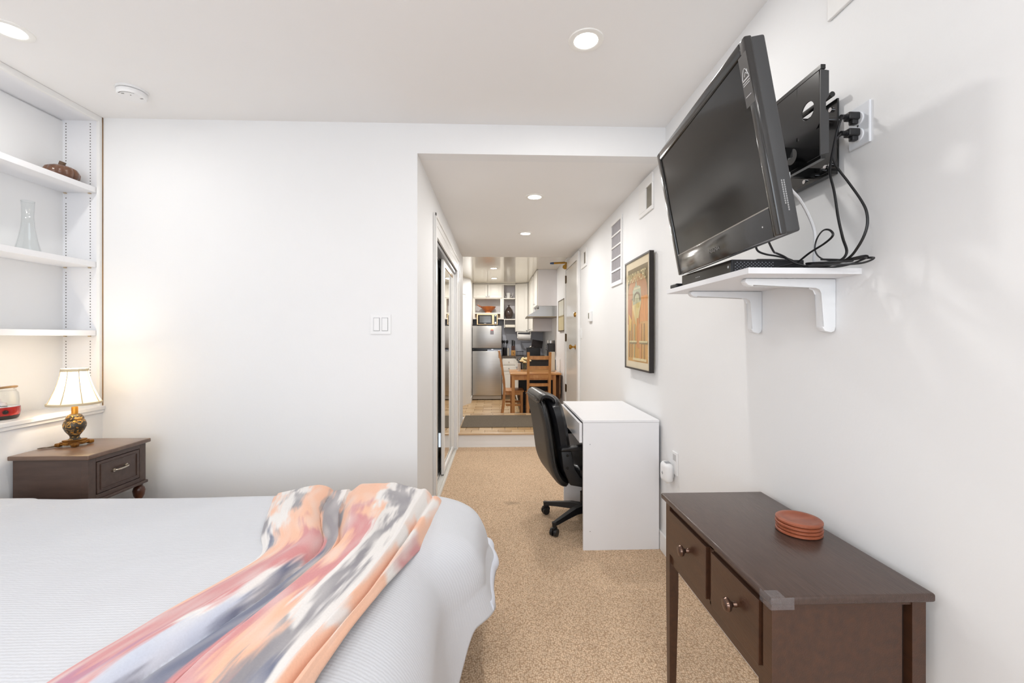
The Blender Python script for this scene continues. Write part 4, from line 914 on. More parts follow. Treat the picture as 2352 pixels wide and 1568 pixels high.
RIGHT = [(.3, -.40), (.88, -.355), (1.14, -.315), (1.38, -.285), (1.6, -.25), (1.82, -.225), (2.3, -.21)]
def duvet_z(x, y):
    # inverse of the drape on the visible sides
    dxx = max(0, x-XE); dyy = max(0, y-YE); z = ZB
    R_ = .235
    if dxx > 0: z -= R_-math.sqrt(max(0, R_*R_-min(dxx, R_*.97)**2))
    if dyy > 0: z -= .10-math.sqrt(max(0, .01-min(dyy, .097)**2))
    return z
def fold(s, y):
    n = .035*noise.noise(Vector((s*2, y*1.4, 7)))
    s = s+n
    c1 = interp(y, [(.8, .36), (1.13, .42), (1.4, .40), (1.7, .33), (1.9, .34)])   # first ridge ends in a crease
    c2 = interp(y, [(.8, .52), (1.13, .53), (1.4, .50), (1.7, .45), (1.9, .44)])   # second ridge begins
    h = 0
    if s < c1:
        u = max(0, s)/c1; h = .066*(u**.75)*(1.0) if u < .72 else .066*(.72**.75)*math.sqrt(max(0, 1-((u-.72)/.28)**2))
    elif s < c2:
        u = (s-c1)/(c2-c1); h = .014+.014*math.sin(PI*u)*0+.010*u
    else:
        u = (s-c2)/(1-c2); rise = sstep(0, .16, u); h = .010+.046*rise*(1-.55*sstep(.3, .80, u))
        h += .010*math.sin(PI*sstep(.36, .62, u))
        h += .016*math.exp(-((u-.80)/.035)**2)
        h -= .020*math.exp(-((u-.868)/.016)**2)
        h += .012*math.exp(-((u-.93)/.04)**2)
        h *= sstep(1.02, .955, u)*.9+.1
    return h*(.75+.25*sstep(2.0, 1.5, y)) + .003*noise.noise(Vector((s*9, y*7, 2)))
def throw_pt(s, y):
    yy = y; drop = 0
    if y > YE+.06: drop = y-(YE+.06); yy = YE+.06+.03*sstep(0, .1, drop)
    l, r = sum(interp(y+q, LEFT, False) for q in (-.06, -.03, 0, .03, .06))/5, interp(y, RIGHT, False); x = l+(r-l)*s
    z = duvet_z(x, min(yy, YE+.06))+.010+fold(s, y)-drop*.95
    if y < YN: z -= (YN-y)*.9; yy = YN-.02*sstep(0, .1, YN-y)-.13*sstep(0, .15, YN-y)
    if drop: yy += .035*sstep(0, .06, drop)*0+.005
    z -= .0*s
    if s < .02 or s > .98: z -= .008
    return Vector((x, yy, z))
def sharp(f): 
    f = min(1, max(0, (f-.5)*1.7+.5)); return f*f*(3-2*f)
def dye(v, uv):
    s, y = uv[0], uv[1]
    c1 = interp(y, [(.8, .36), (1.13, .42), (1.4, .40), (1.7, .33), (1.9, .34)]); c2 = interp(y, [(.8, .52), (1.13, .53), (1.4, .50), (1.7, .45), (1.9, .44)])
    s = s/c1*.40 if s < c1 else (.40+(s-c1)/(c2-c1)*.14 if s < c2 else .54+(s-c2)/(1-c2)*.46)
    k_ = 1 if s < .86 else .35
    s2 = s+k_*(.050*noise.noise(Vector((s*7, y*3.2, 0)))+.040*noise.noise(Vector((s*20, y*7, 5)))+.022*noise.noise(Vector((s*55, y*11, 8)))+.012*noise.noise(Vector((s*130, y*20, 3))))
    y2 = y+.10*noise.noise(Vector((s*9, y*5, 9)))+.06*noise.noise(Vector((s*30, y*11, 4)))+.03*noise.noise(Vector((s*80, y*20, 6)))
    s2 = min(.9999, max(0, s2)); y2 = min(2.19, max(.301, y2))
    i = max(k for k in range(len(DYCOL)-1) if DYCOL[k] <= s2); fi = sharp((s2-DYCOL[i])/(DYCOL[i+1]-DYCOL[i]))
    j = max(k for k in range(len(DYROWS)-1) if DYROWS[k][0] <= y2); fj = sharp((y2-DYROWS[j][0])/(DYROWS[j+1][0]-DYROWS[j][0]))
    q = [DYE[DYROWS[b][1][a]] for b, a in ((j, i), (j, i+1), (j+1, i), (j+1, i+1))]
    w_ = .22*max(0, noise.noise(Vector((s*16, y*9, 20)))+.15)*(1 if s < .9 else .3)*2
    return tuple(((q[0][k]*(1-fi)+q[1][k]*fi)*(1-fj)+(q[2][k]*(1-fi)+q[3][k]*fi)*fj)*(1-w_)+DYE['W'][k]*w_ for k in range(3))+(1,)
def throw_mat():
    m = bpy.data.materials.new('tie_dye_plush'); m.use_nodes = True; nt = m.node_tree; b = nt.nodes['Principled BSDF']
    b.inputs['Roughness'].default_value = .85; b.inputs['Specular IOR Level'].default_value = .1; b.inputs['Sheen Weight'].default_value = .25; b.inputs['Sheen Roughness'].default_value = .5
    at = nt.nodes.new('ShaderNodeAttribute'); at.attribute_name = 'dye'; tc = nt.nodes.new('ShaderNodeTexCoord')
    n = nt.nodes.new('ShaderNodeTexNoise'); n.inputs['Scale'].default_value = 220; nt.links.new(tc.outputs['Object'], n.inputs['Vector'])
    mr = nt.nodes.new('ShaderNodeMapRange'); mr.inputs[3].default_value = .92; mr.inputs[4].default_value = 1.05; nt.links.new(n.outputs['Fac'], mr.inputs[0])
    mx = nt.nodes.new('ShaderNodeMix'); mx.data_type = 'RGBA'; mx.blend_type = 'MULTIPLY'; mx.inputs['Factor'].default_value = 1
    nt.links.new(at.outputs['Color'], mx.inputs['A']); nt.links.new(mr.outputs[0], mx.inputs['B']); nt.links.new(mx.outputs['Result'], b.inputs['Base Color'])
    bp = nt.nodes.new('ShaderNodeBump'); bp.inputs['Strength'].default_value = .15; bp.inputs['Distance'].default_value = .002; nt.links.new(n.outputs['Fac'], bp.inputs['Height']); nt.links.new(bp.outputs[0], b.inputs['Normal'])
    return m
th_ = grid_obj('throw_blanket', throw_mat(), 280, 360, lambda s, y: throw_pt(s, y), 0, 1, .26, 2.12, cols=dye, solid=.006)
tag(th_, 'peach, pink and grey tie-dye throw folded across the bed', 'blanket')

# ------------------------------------------------------------ LANDING MAT
tag(B(-.455, 5.40, .163, .60, 6.20, .172, .003).build('door_mat', M('mat_brown', (118, 106, 90), .95, rgb2=(92, 82, 68), vs=90, bump=.6, bs=200)), 'brown doormat lying on the raised landing', 'doormat')

# ------------------------------------------------------------ KITCHEN
fg = thing('refrigerator', 'stainless two-door refrigerator at the far end of the kitchen', 'refrigerator', (-.21, 9.15, 0))
B(-.506, 8.90, .02, .087, 9.49, 1.517, .004).build('body', gray, fg)
d = B(-.508, 8.85, 1.068, .089, 8.90, 1.523, .006, 3).build('freezer_door', steel, fg, smooth=True)
B(-.143, 8.8485, 1.345, -.072, 8.8498, 1.425).build('sticker', M('sticker_grey', (118, 114, 122), .5, rgb2=(150, 146, 150), vs=1, stretch=(.1, .1, 400)), d)
B(-.135, 8.8484, 1.425, -.078, 8.8498, 1.446).build('sticker', M('sticker_red', (206, 110, 104), .5, var=.1), d)
m = MB(); m.prism([(-.143, 1.446), (-.070, 1.446), (-.080, 1.466), (-.106, 1.478), (-.132, 1.464)], 1, 8.8484, 8.8498); m.build('sticker', M('sticker_cream', (240, 226, 190), .5, var=.05), d)
B(-.035, 8.8484, 1.478, .02, 8.8498, 1.484).box(-.03, 8.8484, 1.454, -.02, 8.8498, 1.460).box(-.012, 8.8484, 1.454, .02, 8.8498, 1.460).build('badge', txtw, d)
B(-.508, 8.85, .092, .089, 8.90, 1.004, .006, 3).build('fridge_door', steel, fg, smooth=True)
B(-.506, 8.856, 1.006, .087, 8.90, 1.066, .002).build('handle_band', blk, fg)
B(-.20, 8.853, 1.018, .085, 8.8565, 1.030).box(-.12, 8.853, 1.036, -.08, 8.8565, 1.044).box(-.49, 8.853, 1.030, -.48, 8.8565, 1.038).build('band_highlights', chrome, fg)
B(-.505, 8.862, .018, .086, 8.90, .088, .002).build('kick_plate', M('kick_grey', (170, 160, 148), .5, var=.05), fg)
B(-.50, 8.87, 1.517, .085, 8.98, 1.531, .002).build('hinge_cover', blackp, fg)
for x in (-.47, .05): MB().cyl((x, 8.95, 0), (x, 8.95, .02), .02, seg=12).build('foot', blackp, fg)
mw = thing('microwave', 'beige-framed microwave oven on top of the refrigerator', 'microwave', (-.205, 8.98, 1.531))
B(-.418, 8.84, 1.545, .009, 9.12, 1.763, .005, 2).build('casing', M('microwave_beige', (232, 206, 166), .4, var=.03), mw)
B(-.393, 8.834, 1.560, -.105, 8.841, 1.745, .002).build('door', M('microwave_door', (40, 36, 32), .15, var=.1), mw)
B(-.360, 8.831, 1.590, -.130, 8.8345, 1.722).build('window', M('microwave_window', (92, 92, 90), .1, var=.2, spec=1), mw)
B(-.063, 8.834, 1.560, -.008, 8.841, 1.745, .002).build('control_panel', M('microwave_panel', (44, 48, 46), .2, var=.15), mw)
MB().box(-.050, 8.831, 1.722, -.020, 8.835, 1.735).cyl((-.035, 8.834, 1.585), (-.035, 8.824, 1.585), .017, seg=16).build('knob', chrome, mw)
B(-.27, 8.8325, 1.568, -.225, 8.8345, 1.575).build('badge', txtw, mw)
for x in (-.40, -.02): B(x, 8.87, 1.531, x+.02, 9.05, 1.546).build('foot', blackp, mw)
# upper cabinet unit over fridge
def shaker(mb_parent, name, x0, x1, z0, z1, yf, mat=cabm):
    d = B(x0, yf-.018, z0, x1, yf, z1, .002).build(name, mat, mb_parent)
    f = .055 if (x1-x0) > .2 else .03
    B(x0, yf-.024, z0, x0+f, yf-.017, z1, .002).box(x1-f, yf-.024, z0, x1, yf-.017, z1, .002).box(x0+f, yf-.024, z0, x1-f, yf-.017, z0+f, .002).box(x0+f, yf-.024, z1-f, x1-f, yf-.017, z1, .002).box(x0+f+.015, yf-.021, z0+f+.015, x1-f-.015, yf-.017, z1-f-.015, .002).build('door_frame', mat, d)
    return d
def knob(p, x, y, z, axis='y'):
    mt = Matrix.Translation((x, y, z)) @ (Matrix.Rotation(PI/2, 4, 'X') if axis == 'y' else Matrix.Rotation(-PI/2, 4, 'Y'))
    return MB().lathe(0, 0, [(.006, 0), (.005, .012), (.013, .020), (.013, .024), (.004, .028)], 16, mat=mt).build('knob', chrome, p, smooth=True)
uc = thing('upper_cabinet', 'white cabinet with two doors and an open niche above the refrigerator', 'cabinet', (-.2, 9.3, 1.67))
m = MB().box(-.515, 9.15, 1.67, -.47, 9.499, 2.43).box(.065, 9.15, 1.67, .108, 9.499, 2.43).box(-.47, 9.15, 2.105, .065, 9.499, 2.125).box(-.47, 9.15, 2.40, .065, 9.499, 2.43).box(-.47, 9.15, 1.785, .065, 9.499, 1.808).box(-.47, 9.15, 1.67, .065, 9.499, 1.70)
m.build('carcass', cabm, uc)
B(-.47, 9.47, 1.808, .065, 9.498, 2.105).build('niche_back', M('niche_grey', (222, 219, 218), .5, var=.03), uc)
B(-.47, 9.20, 1.70, .065, 9.22, 1.785).build('niche_back', M('niche_brown', (128, 106, 84), .5, var=.1), uc)
d = shaker(uc, 'door', -.498, -.205, 2.122, 2.40, 9.15); knob(d, -.228, 9.13, 2.150)
d = shaker(uc, 'door', -.198, .100, 2.122, 2.40, 9.15); knob(d, -.172, 9.13, 2.150)
bw = thing('wooden_bowl', 'footed orange-brown wooden bowl with a spout in the kitchen niche', 'bowl', (-.19, 9.3, 1.808))
MB().lathe(-.19, 9.3, [(.075, 1.809), (.080, 1.815), (.070, 1.835), (.085, 1.85), (.125, 1.885), (.155, 1.93), (.162, 1.947), (.152, 1.947), (.118, 1.89), (.02, 1.855)], 36).build('bowl_body', M('orange_wood', (176, 98, 34), .3, rgb2=(140, 70, 26), vs=12, coat=.3), bw, smooth=True)
MB().tube([(-.31, 9.28, 1.925), (-.37, 9.27, 1.952), (-.425, 9.26, 1.985)], .013, 10, radii=(.022, .012)).build('handle', M('orange_wood', (176, 98, 34)), bw, smooth=True)
MB().box(-.232, 9.219, 1.816, -.150, 9.2215, 1.832).build('foot_band', M('copper_band', (214, 150, 104), .3, metal=.5, var=.1), bw)
os_ = thing('open_shelf_unit', 'white open shelf unit holding the jug and the dark vase', 'shelf unit', (.25, 9.3, 1.49))
m = MB().box(.109, 9.16, 1.668, .140, 9.499, 2.43).box(.14, 9.16, 2.405, .384, 9.499, 2.43).box(.14, 9.16, 2.103, .384, 9.499, 2.122).box(.14, 9.16, 1.660, .384, 9.499, 1.678).box(.146, 9.16, 1.490, .160, 9.499, 1.66).box(.16, 9.3, 1.49, .384, 9.499, 1.50)
m.build('carcass', cabm, os_)
B(.14, 9.47, 1.678, .384, 9.498, 2.405).box(.16, 9.47, 1.50, .384, 9.498, 1.66).build('back_panel', M('niche_lavender', (222, 217, 220), .5, var=.03), os_)
tag(B(.168, 9.17, 1.5005, .380, 9.40, 1.555, .004).build('white_tray', M('tray_cream', (238, 232, 218), .5, var=.02)), 'long cream box in the small lower shelf of the kitchen', 'box')
bpy.data.objects['white_tray'].name = 'storage_box'
j = thing('white_jug', 'white two-handled jug on the upper kitchen shelf', 'jug', (.242, 9.3, 2.122))
MB().lathe(.242, 9.3, [(.036, 2.1225), (.038, 2.13), (.041, 2.19), (.046, 2.235), (.048, 2.24), (.043, 2.238), (.036, 2.14), (.002, 2.135)], 28).build('body', M('porcelain', (244, 243, 240), .2, var=.01), j, smooth=True)
for s_ in (-1, 1): MB().tube([(.242+s_*.042, 9.3, 2.15), (.242+s_*.075, 9.3, 2.17), (.242+s_*.092, 9.3, 2.225), (.242+s_*.096, 9.3, 2.245)], .006, 8).build('handle', M('porcelain', (244, 243, 240)), j, smooth=True)
vz = thing('ceramic_vase', 'dark brown ribbed ceramic vase on the kitchen shelf', 'vase', (.252, 9.3, 1.678))
pr = []
for k in range(28):
    f = k/27; z = 1.679+f*.255; r = .088*math.sin(PI*(.12+.80*f))**.85*(1-.0*f)+.006; pr.append((r+(.0012 if k % 2 else -.0012), z))
pr += [(.018, 1.945), (.013, 1.965), (.030, 1.978), (.028, 1.981), (.010, 1.975)]
MB().lathe(.252, 9.3, pr, 36).build('body', M('dark_glaze', (64, 50, 46), .15, var=.15, vs=20, coat=.6), vz, smooth=True)
# diagonal corner cabinet
cc_ = thing('corner_wall_cabinet', 'tall white corner cabinet with one door', 'cabinet', (.55, 9.3, 1.40))
m = MB(); m.prism([(.388, 9.20), (.655, 9.06), (1.0, 9.06), (1.0, 9.499), (.388, 9.499)], 2, 1.402, 2.432); m.build('carcass', cabm, cc_)
def dbox(p0, p1, z0, z1, th, off, mb):
    poly, a, b = seg_wall(p0, p1, z0, z1, th, off); mb.prism(poly, 2, a, b); return mb
p0 = (.396, 9.195); p1 = (.648, 9.063)
def lerp2(f): return (p0[0]+(p1[0]-p0[0])*f, p0[1]+(p1[1]-p0[1])*f)
m = MB(); dbox(p0, p1, 1.415, 2.42, -.018, 0, m); d = m.build('door', cabm, cc_)
m = MB(); dbox(p0, lerp2(.2), 1.415, 2.42, -.008, -.016, m); dbox(lerp2(.8), p1, 1.415, 2.42, -.008, -.016, m); dbox(lerp2(.2), lerp2(.8), 1.415, 1.475, -.008, -.016, m); dbox(lerp2(.2), lerp2(.8), 2.36, 2.42, -.008, -.016, m); dbox(lerp2(.27), lerp2(.73), 1.495, 2.34, -.005, -.016, m); m.build('door_frame', cabm, d)
knob(d, .615, 9.05, 1.435)
# right run: far cabinet
fc = thing('wall_cabinet', 'tall white wall cabinet beyond the range hood, doors facing left', 'cabinet', (.83, 8.5, 1.40))
B(.68, 7.95, 1.402, XR-.001, 9.055, 2.432, .001).build('carcass', M('cabinet_side_lilac', (232, 228, 228), .35, var=.02), fc)
def doorx(parent, y0, y1, z0, z1, X, ky=None, kz=None):
    d = B(X-.018, y0, z0, X, y1, z1, .002).build('door', cabm, parent); f = .055
    B(X-.024, y0, z0, X-.017, y0+f, z1, .002).box(X-.024, y1-f, z0, X-.017, y1, z1, .002).box(X-.024, y0+f, z0, X-.017, y1-f, z0+f, .002).box(X-.024, y0+f, z1-f, X-.017, y1-f, z1, .002).build('door_frame', cabm, d)
    if ky: knob(d, X-.023, ky, kz, 'x')
doorx(fc, 7.955, 8.49, 1.41, 2.425, .68, 8.44, 1.44); doorx(fc, 8.50, 9.05, 1.41, 2.425, .68, 8.56, 1.44)
nc = thing('wall_cabinet', 'white wall cabinet directly above the range hood', 'cabinet', (.84, 7.6, 1.82))
B(.69, 7.25, 1.822, XR-.001, 7.948, 2.432, .001).build('carcass', M('cabinet_side_lilac', (232, 228, 228)), nc)
doorx(nc, 7.255, 7.595, 1.83, 2.425, .69, 7.55, 1.87); doorx(nc, 7.605, 7.943, 1.83, 2.425, .69, 7.65, 1.87)
hd = thing('range_hood', 'stainless range hood under the near wall cabinet', 'range hood', (.8, 7.6, 1.62))
m = MB(); m.prism([(.520, 1.640), (.520, 1.660), (.705, 1.765), (.705, 1.820), (XR-.002, 1.820), (XR-.002, 1.640)], 1, 7.255, 7.94); m.build('hood_body', hoodm, hd)
B(.515, 7.250, 1.628, XR-.002, 7.945, 1.642, .002).build('lower_lip', M('hood_bronze', (130, 112, 84), .3, metal=.8, var=.1), hd)
m = MB()
for k in range(4): m.cyl((.702, 7.32+k*.05, 1.79), (.695, 7.32+k*.05, 1.79), .010, seg=10)
m.build('buttons', blackp, hd)
# base units, counters
bcab = thing('base_cabinet', 'white base cabinet with drawers beside the refrigerator', 'cabinet', (.25, 9.2, 0))
B(.100, 8.93, .10, .385, 9.499, .858).build('carcass', cabm, bcab)
B(.100, 8.97, 0, .385, 9.499, .10).build('plinth', M('plinth_brown', (150, 128, 100), .6, var=.05), bcab)
for (a, b) in ((.715, .852), (.585, .705)):
    d = B(.112, 8.912, a, .372, 8.93, b, .003).build('drawer', cabm, bcab); B(.135, 8.908, a+.02, .350, 8.913, b-.02, .002).build('drawer_panel', cabm, d); knob(d, .242, 8.908, (a+b)/2)
d = shaker(bcab, 'door', .112, .372, .115, .575, 8.93); knob(d, .345, 8.91, .53)
rcab = thing('base_cabinet', 'base cabinet run under the sink along the right kitchen wall', 'cabinet', (.72, 8.7, 0))
B(.390, 8.02, .10, XR-.002, 9.499, .858).build('carcass', cabm, rcab); B(.44, 8.02, 0, XR-.002, 9.499, .10).build('plinth', M('plinth_brown', (150, 128, 100)), rcab)
for (a, b) in ((8.03, 8.48), (8.49, 8.94)): doorx(rcab, a, min(b, 8.86), .115, .85, .39)
ct = MB(); ct.prism([(.092, 8.905), (.365, 8.905), (.365, 8.02), (XR-.001, 8.02), (XR-.001, 9.499), (.092, 9.499)], 2, .86, .90)
tag(ct.build('kitchen_countertop', M('brown_granite', (104, 90, 74), .25, rgb2=(70, 60, 50), vs=60)), 'L-shaped brown stone countertop in the kitchen corner', 'countertop')
struct(B(.093, 9.488, .90, XR, 9.4995, 1.66).box(-.518, 9.488, 1.40, .093, 9.4995, 1.668).build('trim_8', M('splash_reflection_tint', (186, 188, 196), .3, rgb2=(198, 198, 206), vs=2)))  # bluish reflections on the white wall, put into this panel's colour
st_ = thing('kitchen_range', 'black cooking range standing under the range hood', 'range', (.69, 7.7, 0))
B(.385, 7.42, .02, XR-.002, 8.01, .885, .004).build('body', blackp, st_)
B(.375, 7.41, .885, XR-.002, 8.015, .905, .004).build('cooktop', blk, st_)
B(.365, 7.44, .20, .385, 7.99, .72, .004).build('oven_door', tvb, st_)
MB().tube([(.345, 7.48, .74), (.345, 7.95, .74)], .010, 8, smooth=False).box(.345, 7.50, .733, .386, 7.52, .747).box(.345, 7.92, .733, .386, 7.94, .747).build('door_handle', chrome, st_)
for (x, y) in ((.52, 7.56), (.52, 7.86), (.78, 7.86)): MB().lathe(x, y, [(.085, .905), (.085, .925), (.075, .925), (.075, .906)], 20).box(x-.09, y-.006, .915, x+.09, y+.006, .927).box(x-.006, y-.09, .915, x+.006, y+.09, .927).build('burner_grate', blk, st_)
for (x, y) in ((.42, 7.45), (.95, 7.45), (.42, 7.98), (.95, 7.98)): MB().cyl((x, y, 0), (x, y, .02), .015, seg=8).build('foot', blackp, st_)
cm = thing('coffee_machine', 'black and silver coffee machine on the back of the range', 'coffee machine', (.93, 7.56, .905))
B(.885, 7.47, .906, .995, 7.66, 1.185, .006).build('body', M('machine_black', (42, 40, 40), .3, var=.1), cm)
B(.862, 7.50, 1.06, .887, 7.64, 1.16, .005).box(.855, 7.50, .906, .887, 7.64, .925, .003).build('front_head', M('machine_dark_silver', (96, 96, 100), .3, metal=.6, var=.1), cm)
MB().lathe(.94, 7.565, [(.066, 1.185), (.068, 1.235), (.060, 1.238)], 28).build('steel_collar', steel, cm, smooth=True)
MB().lathe(.945, 7.565, [(.028, 1.238), (.030, 1.30), (.022, 1.315), (.008, 1.32)], 20).build('glass_jar', glass, cm, smooth=True)
for z in (1.13, 1.09): MB().cyl((.855, 7.53, z), (.862, 7.53, z), .014, seg=14).build('gauge', chrome, cm)
kb = thing('knife_block', 'wooden knife block with black-handled knives on the counter', 'knife block', (.342, 9.2, .90))
B(.297, 9.16, .9005, .388, 9.25, 1.010, .003).build('block', M('light_bamboo', (208, 156, 88), .4, rgb2=(186, 132, 70), vs=14), kb)
B(.303, 9.165, 1.010, .382, 9.245, 1.105, .003).build('upper_block', M('dark_block', (92, 56, 40), .4, rgb2=(60, 38, 30), vs=60), kb)
B(.334, 9.158, .94, .352, 9.161, .968).build('emblem', M('emblem_brown', (120, 78, 40), .5, var=.1), kb)
for k, (x, y, h) in enumerate(((.314, 9.18, .13), (.34, 9.19, .13), (.362, 9.18, .12), (.374, 9.21, .11), (.325, 9.22, .12))): MB().box(x-.007, y-.009, 1.1, x+.007, y+.009, 1.1+h, .003).build('knife_handle', blackp, kb)
us = thing('utensil_crock', 'dark utensil holder crowded with black spoons beside the refrigerator', 'utensil holder', (.165, 9.2, .90))
MB().lathe(.165, 9.2, [(.042, .9005), (.044, .91), (.044, 1.065), (.040, 1.065), (.040, .92), (.01, .915)], 24).build('crock', M('crock_black', (40, 38, 40), .25, var=.1), us, smooth=True)
for k in range(7):
    a = k*.9; dx, dy = .03*math.cos(a), .025*math.sin(a)
    MB().tube([(.165+dx*.6, 9.2+dy*.6, 1.0), (.165+dx*1.7, 9.2+dy*1.7, 1.16)], .004, 6, smooth=False).lathe(.165+dx*1.8, 9.2+dy*1.8, [(.004, 1.15), (.017, 1.18), (.019, 1.20), (.010, 1.225)], 10).build('utensil', blackp, us, smooth=True)
tag(MB().lathe(.236, 9.18, [(.022, .9005), (.022, 1.06), (.018, 1.06), (.018, .91), (.002, .908)], 20).build('steel_canister', M('cream_canister', (214, 206, 190), .3, var=.04), smooth=True), 'slim pale canister between the utensil holder and the knife block', 'canister')
pt_ = thing('paper_towel_roll', 'white paper towel roll hanging under the corner cabinet', 'paper towel', (.56, 8.95, 1.22))
MB().cyl((.432, 8.95, 1.290), (.690, 8.95, 1.282), .062, seg=32).build('roll', M('paper_white', (214, 210, 206), .9, var=.02), pt_, smooth=True)
B(.418, 8.94, 1.27, .430, 9.08, 1.402, .002).box(.692, 8.94, 1.27, .704, 9.08, 1.402, .002).box(.418, 9.06, 1.39, .704, 9.10, 1.4015).build('holder', cabm, pt_)
fa = thing('kitchen_faucet', 'brushed nickel gooseneck faucet on the kitchen counter', 'faucet', (.86, 8.85, .90))
MB().lathe(.86, 8.85, [(.030, .9005), (.026, .91), (.024, .98), (.028, 1.03), (.026, 1.06), (.015, 1.07)], 20).tube([(.86, 8.85, .98), (.81, 8.85, 1.05), (.755, 8.85, 1.10), (.70, 8.85, 1.10), (.665, 8.85, 1.075)], .014, 10, radii=(.020, .013)).build('spout', nickel, fa, smooth=True)
MB().tube([(.86, 8.85, 1.06), (.84, 8.85, 1.10), (.815, 8.85, 1.145)], .008, 8, radii=(.012, .006)).build('lever', nickel, fa, smooth=True)
tag(B(.575, 8.32, .9005, .835, 8.52, 1.09, .012, 3).build('bread_box', M('black_box', (26, 24, 24), .3, var=.1)), 'glossy black box on the counter behind the faucet', 'box')
m = MB().box(-.11, -.008, -.075, .11, .008, .075, .004, mat=Matrix.Translation((.80, 8.62, 1.155)) @ Matrix.Rotation(.18, 4, 'Y') @ Matrix.Rotation(-.25, 4, 'X')); m.box(.78, 8.58, .9005, .82, 8.66, 1.10, .004)
tag(m.build('tablet_stand', M('charcoal_board', (38, 32, 32), .3, var=.15)), 'dark upright board leaning behind the kitchen faucet', 'board')
dr_ = thing('dish_rack', 'wire dish rack on the kitchen counter beside the knife block', 'dish rack', (.47, 9.1, .90))
m = MB()
for k in range(7): m.tube([(.41+k*.022, 9.0, .905), (.41+k*.022, 9.0, .99), (.41+k*.022, 9.2, .99), (.41+k*.022, 9.2, .905)], .0022, 5, smooth=False)
m.tube([(.40, 9.0, .99), (.56, 9.0, .99)], .003, 5, smooth=False).tube([(.40, 9.2, .99), (.56, 9.2, .99)], .003, 5, smooth=False).tube([(.40, 9.0, .905), (.56, 9.0, .905)], .003, 5, smooth=False).tube([(.40, 9.2, .905), (.56, 9.2, .905)], .003, 5, smooth=False)
m.build('wire_frame', blk, dr_)
# dining table
tb = thing('dining_table', 'pine dining table with a hanging drop leaf against the right kitchen wall', 'table', (.58, 6.95, 0))
B(.200, 6.575, .712, .985, 7.36, .740, .006, 3).build('tabletop', pinetop, tb, smooth=True)
B(.235, 6.605, .635, .895, 6.625, .712).box(.235, 7.31, .635, .895, 7.33, .712).box(.235, 6.625, .635, .255, 7.31, .712).box(.875, 6.625, .635, .895, 7.31, .712).build('apron', pine, tb)
for (x, y) in ((.222, 6.592), (.855, 6.592), (.222, 7.293), (.855, 7.293)): B(x, y, 0, x+.048, y+.048, .712, .003).build('leg', pine, tb)
m = MB(); L_ = [(6.60, .705), (7.33, .705), (7.33, .42), (7.27, .33), (6.66, .33), (6.60, .42)]
m.prism(L_, 0, .955, .975, .003); m.build('drop_leaf', M('leaf_brown', (146, 106, 72), .4, rgb2=(124, 88, 58), vs=8), tb)
def dining_chair(label, loc, rz, depth=.36, w=.36):
    c = thing('dining_chair', label, 'chair', loc, rz, 'pine ladder-back dining chairs')
    hw = w/2
    for s_ in (-1, 1):
        m = MB(); P = [(-.045, 0), (-.015, .22), (0, .44), (-.012, .62), (-.045, .85), (-.088, 1.07)]
        rings = []
        for (yy, z) in P:
            x = s_*hw; rings.append([m.bm.verts.new((x+a*.019, yy+b*.017, z)) for a, b in ((-1, -1), (1, -1), (1, 1), (-1, 1))])
        for A_, B_ in zip(rings, rings[1:]):
            for i in range(4): m.bm.faces.new((A_[i], A_[(i+1) % 4], B_[(i+1) % 4], B_[i]))
        m.bm.faces.new(rings[0][::-1]); m.bm.faces.new(rings[-1]); m.build('rear_post', pine, c, local=True)
        B(s_*(hw-.004)-.018, depth-.045, 0, s_*(hw-.004)+.018, depth-.010, .425, .003).build('front_leg', pine, c, local=True)
        B(s_*(hw-.002)-.010, .018, .20, s_*(hw-.002)+.010, depth-.045, .235, .002).build('side_stretcher', pine, c, local=True)
        MB().box(s_*(hw-.002)-.010, .018, .375, s_*(hw-.002)+.010, depth-.045, .425, .002).build('side_rail', pine, c, local=True)
    B(-hw-.022, -.006, .425, hw+.022, depth+.008, .446, .006, 2).build('seat', pine, c, local=True, smooth=True)
    B(-hw+.018, depth-.035, .17, hw-.018, depth-.018, .205, .002).build('stretcher', pine, c, local=True)
    MB().box(-hw+.018, -.02, .22, hw-.018, -.004, .255, .002).build('stretcher', pine, c, local=True)
    for z, h in ((.985, .055), (.835, .05), (.70, .045), (.575, .045)):
        yb = interp(z, [(.44, 0), (.62, -.012), (.85, -.045), (1.07, -.088)]); m = MB(); rr = []
        for k in range(9):
            f = k/8; x = -hw+.018+(w-.036)*f; bow = -.018*math.sin(PI*f); rr.append([m.bm.verts.new((x, yb+bow+dy, z+dz-.004*math.sin(PI*f)*0)) for dy, dz in ((-.008, -h/2), (.008, -h/2), (.008, h/2), (-.008, h/2))])
        for A_, B_ in zip(rr, rr[1:]):
            for i in range(4): m.bm.faces.new((A_[i], A_[(i+1) % 4], B_[(i+1) % 4], B_[i]))
        m.bm.faces.new(rr[0][::-1]); m.bm.faces.new(rr[-1]); m.build('back_slat', pine, c, local=True, smooth=True)
    return c
dining_chair('pine ladder-back chair at the near end of the table, its back to the hall', (.628, 6.50, 0), 0, .30, .325)
dining_chair('pine ladder-back chair at the left side of the table, seen from the side', (.118, 7.02, 0), -PI/2, .30, .36)
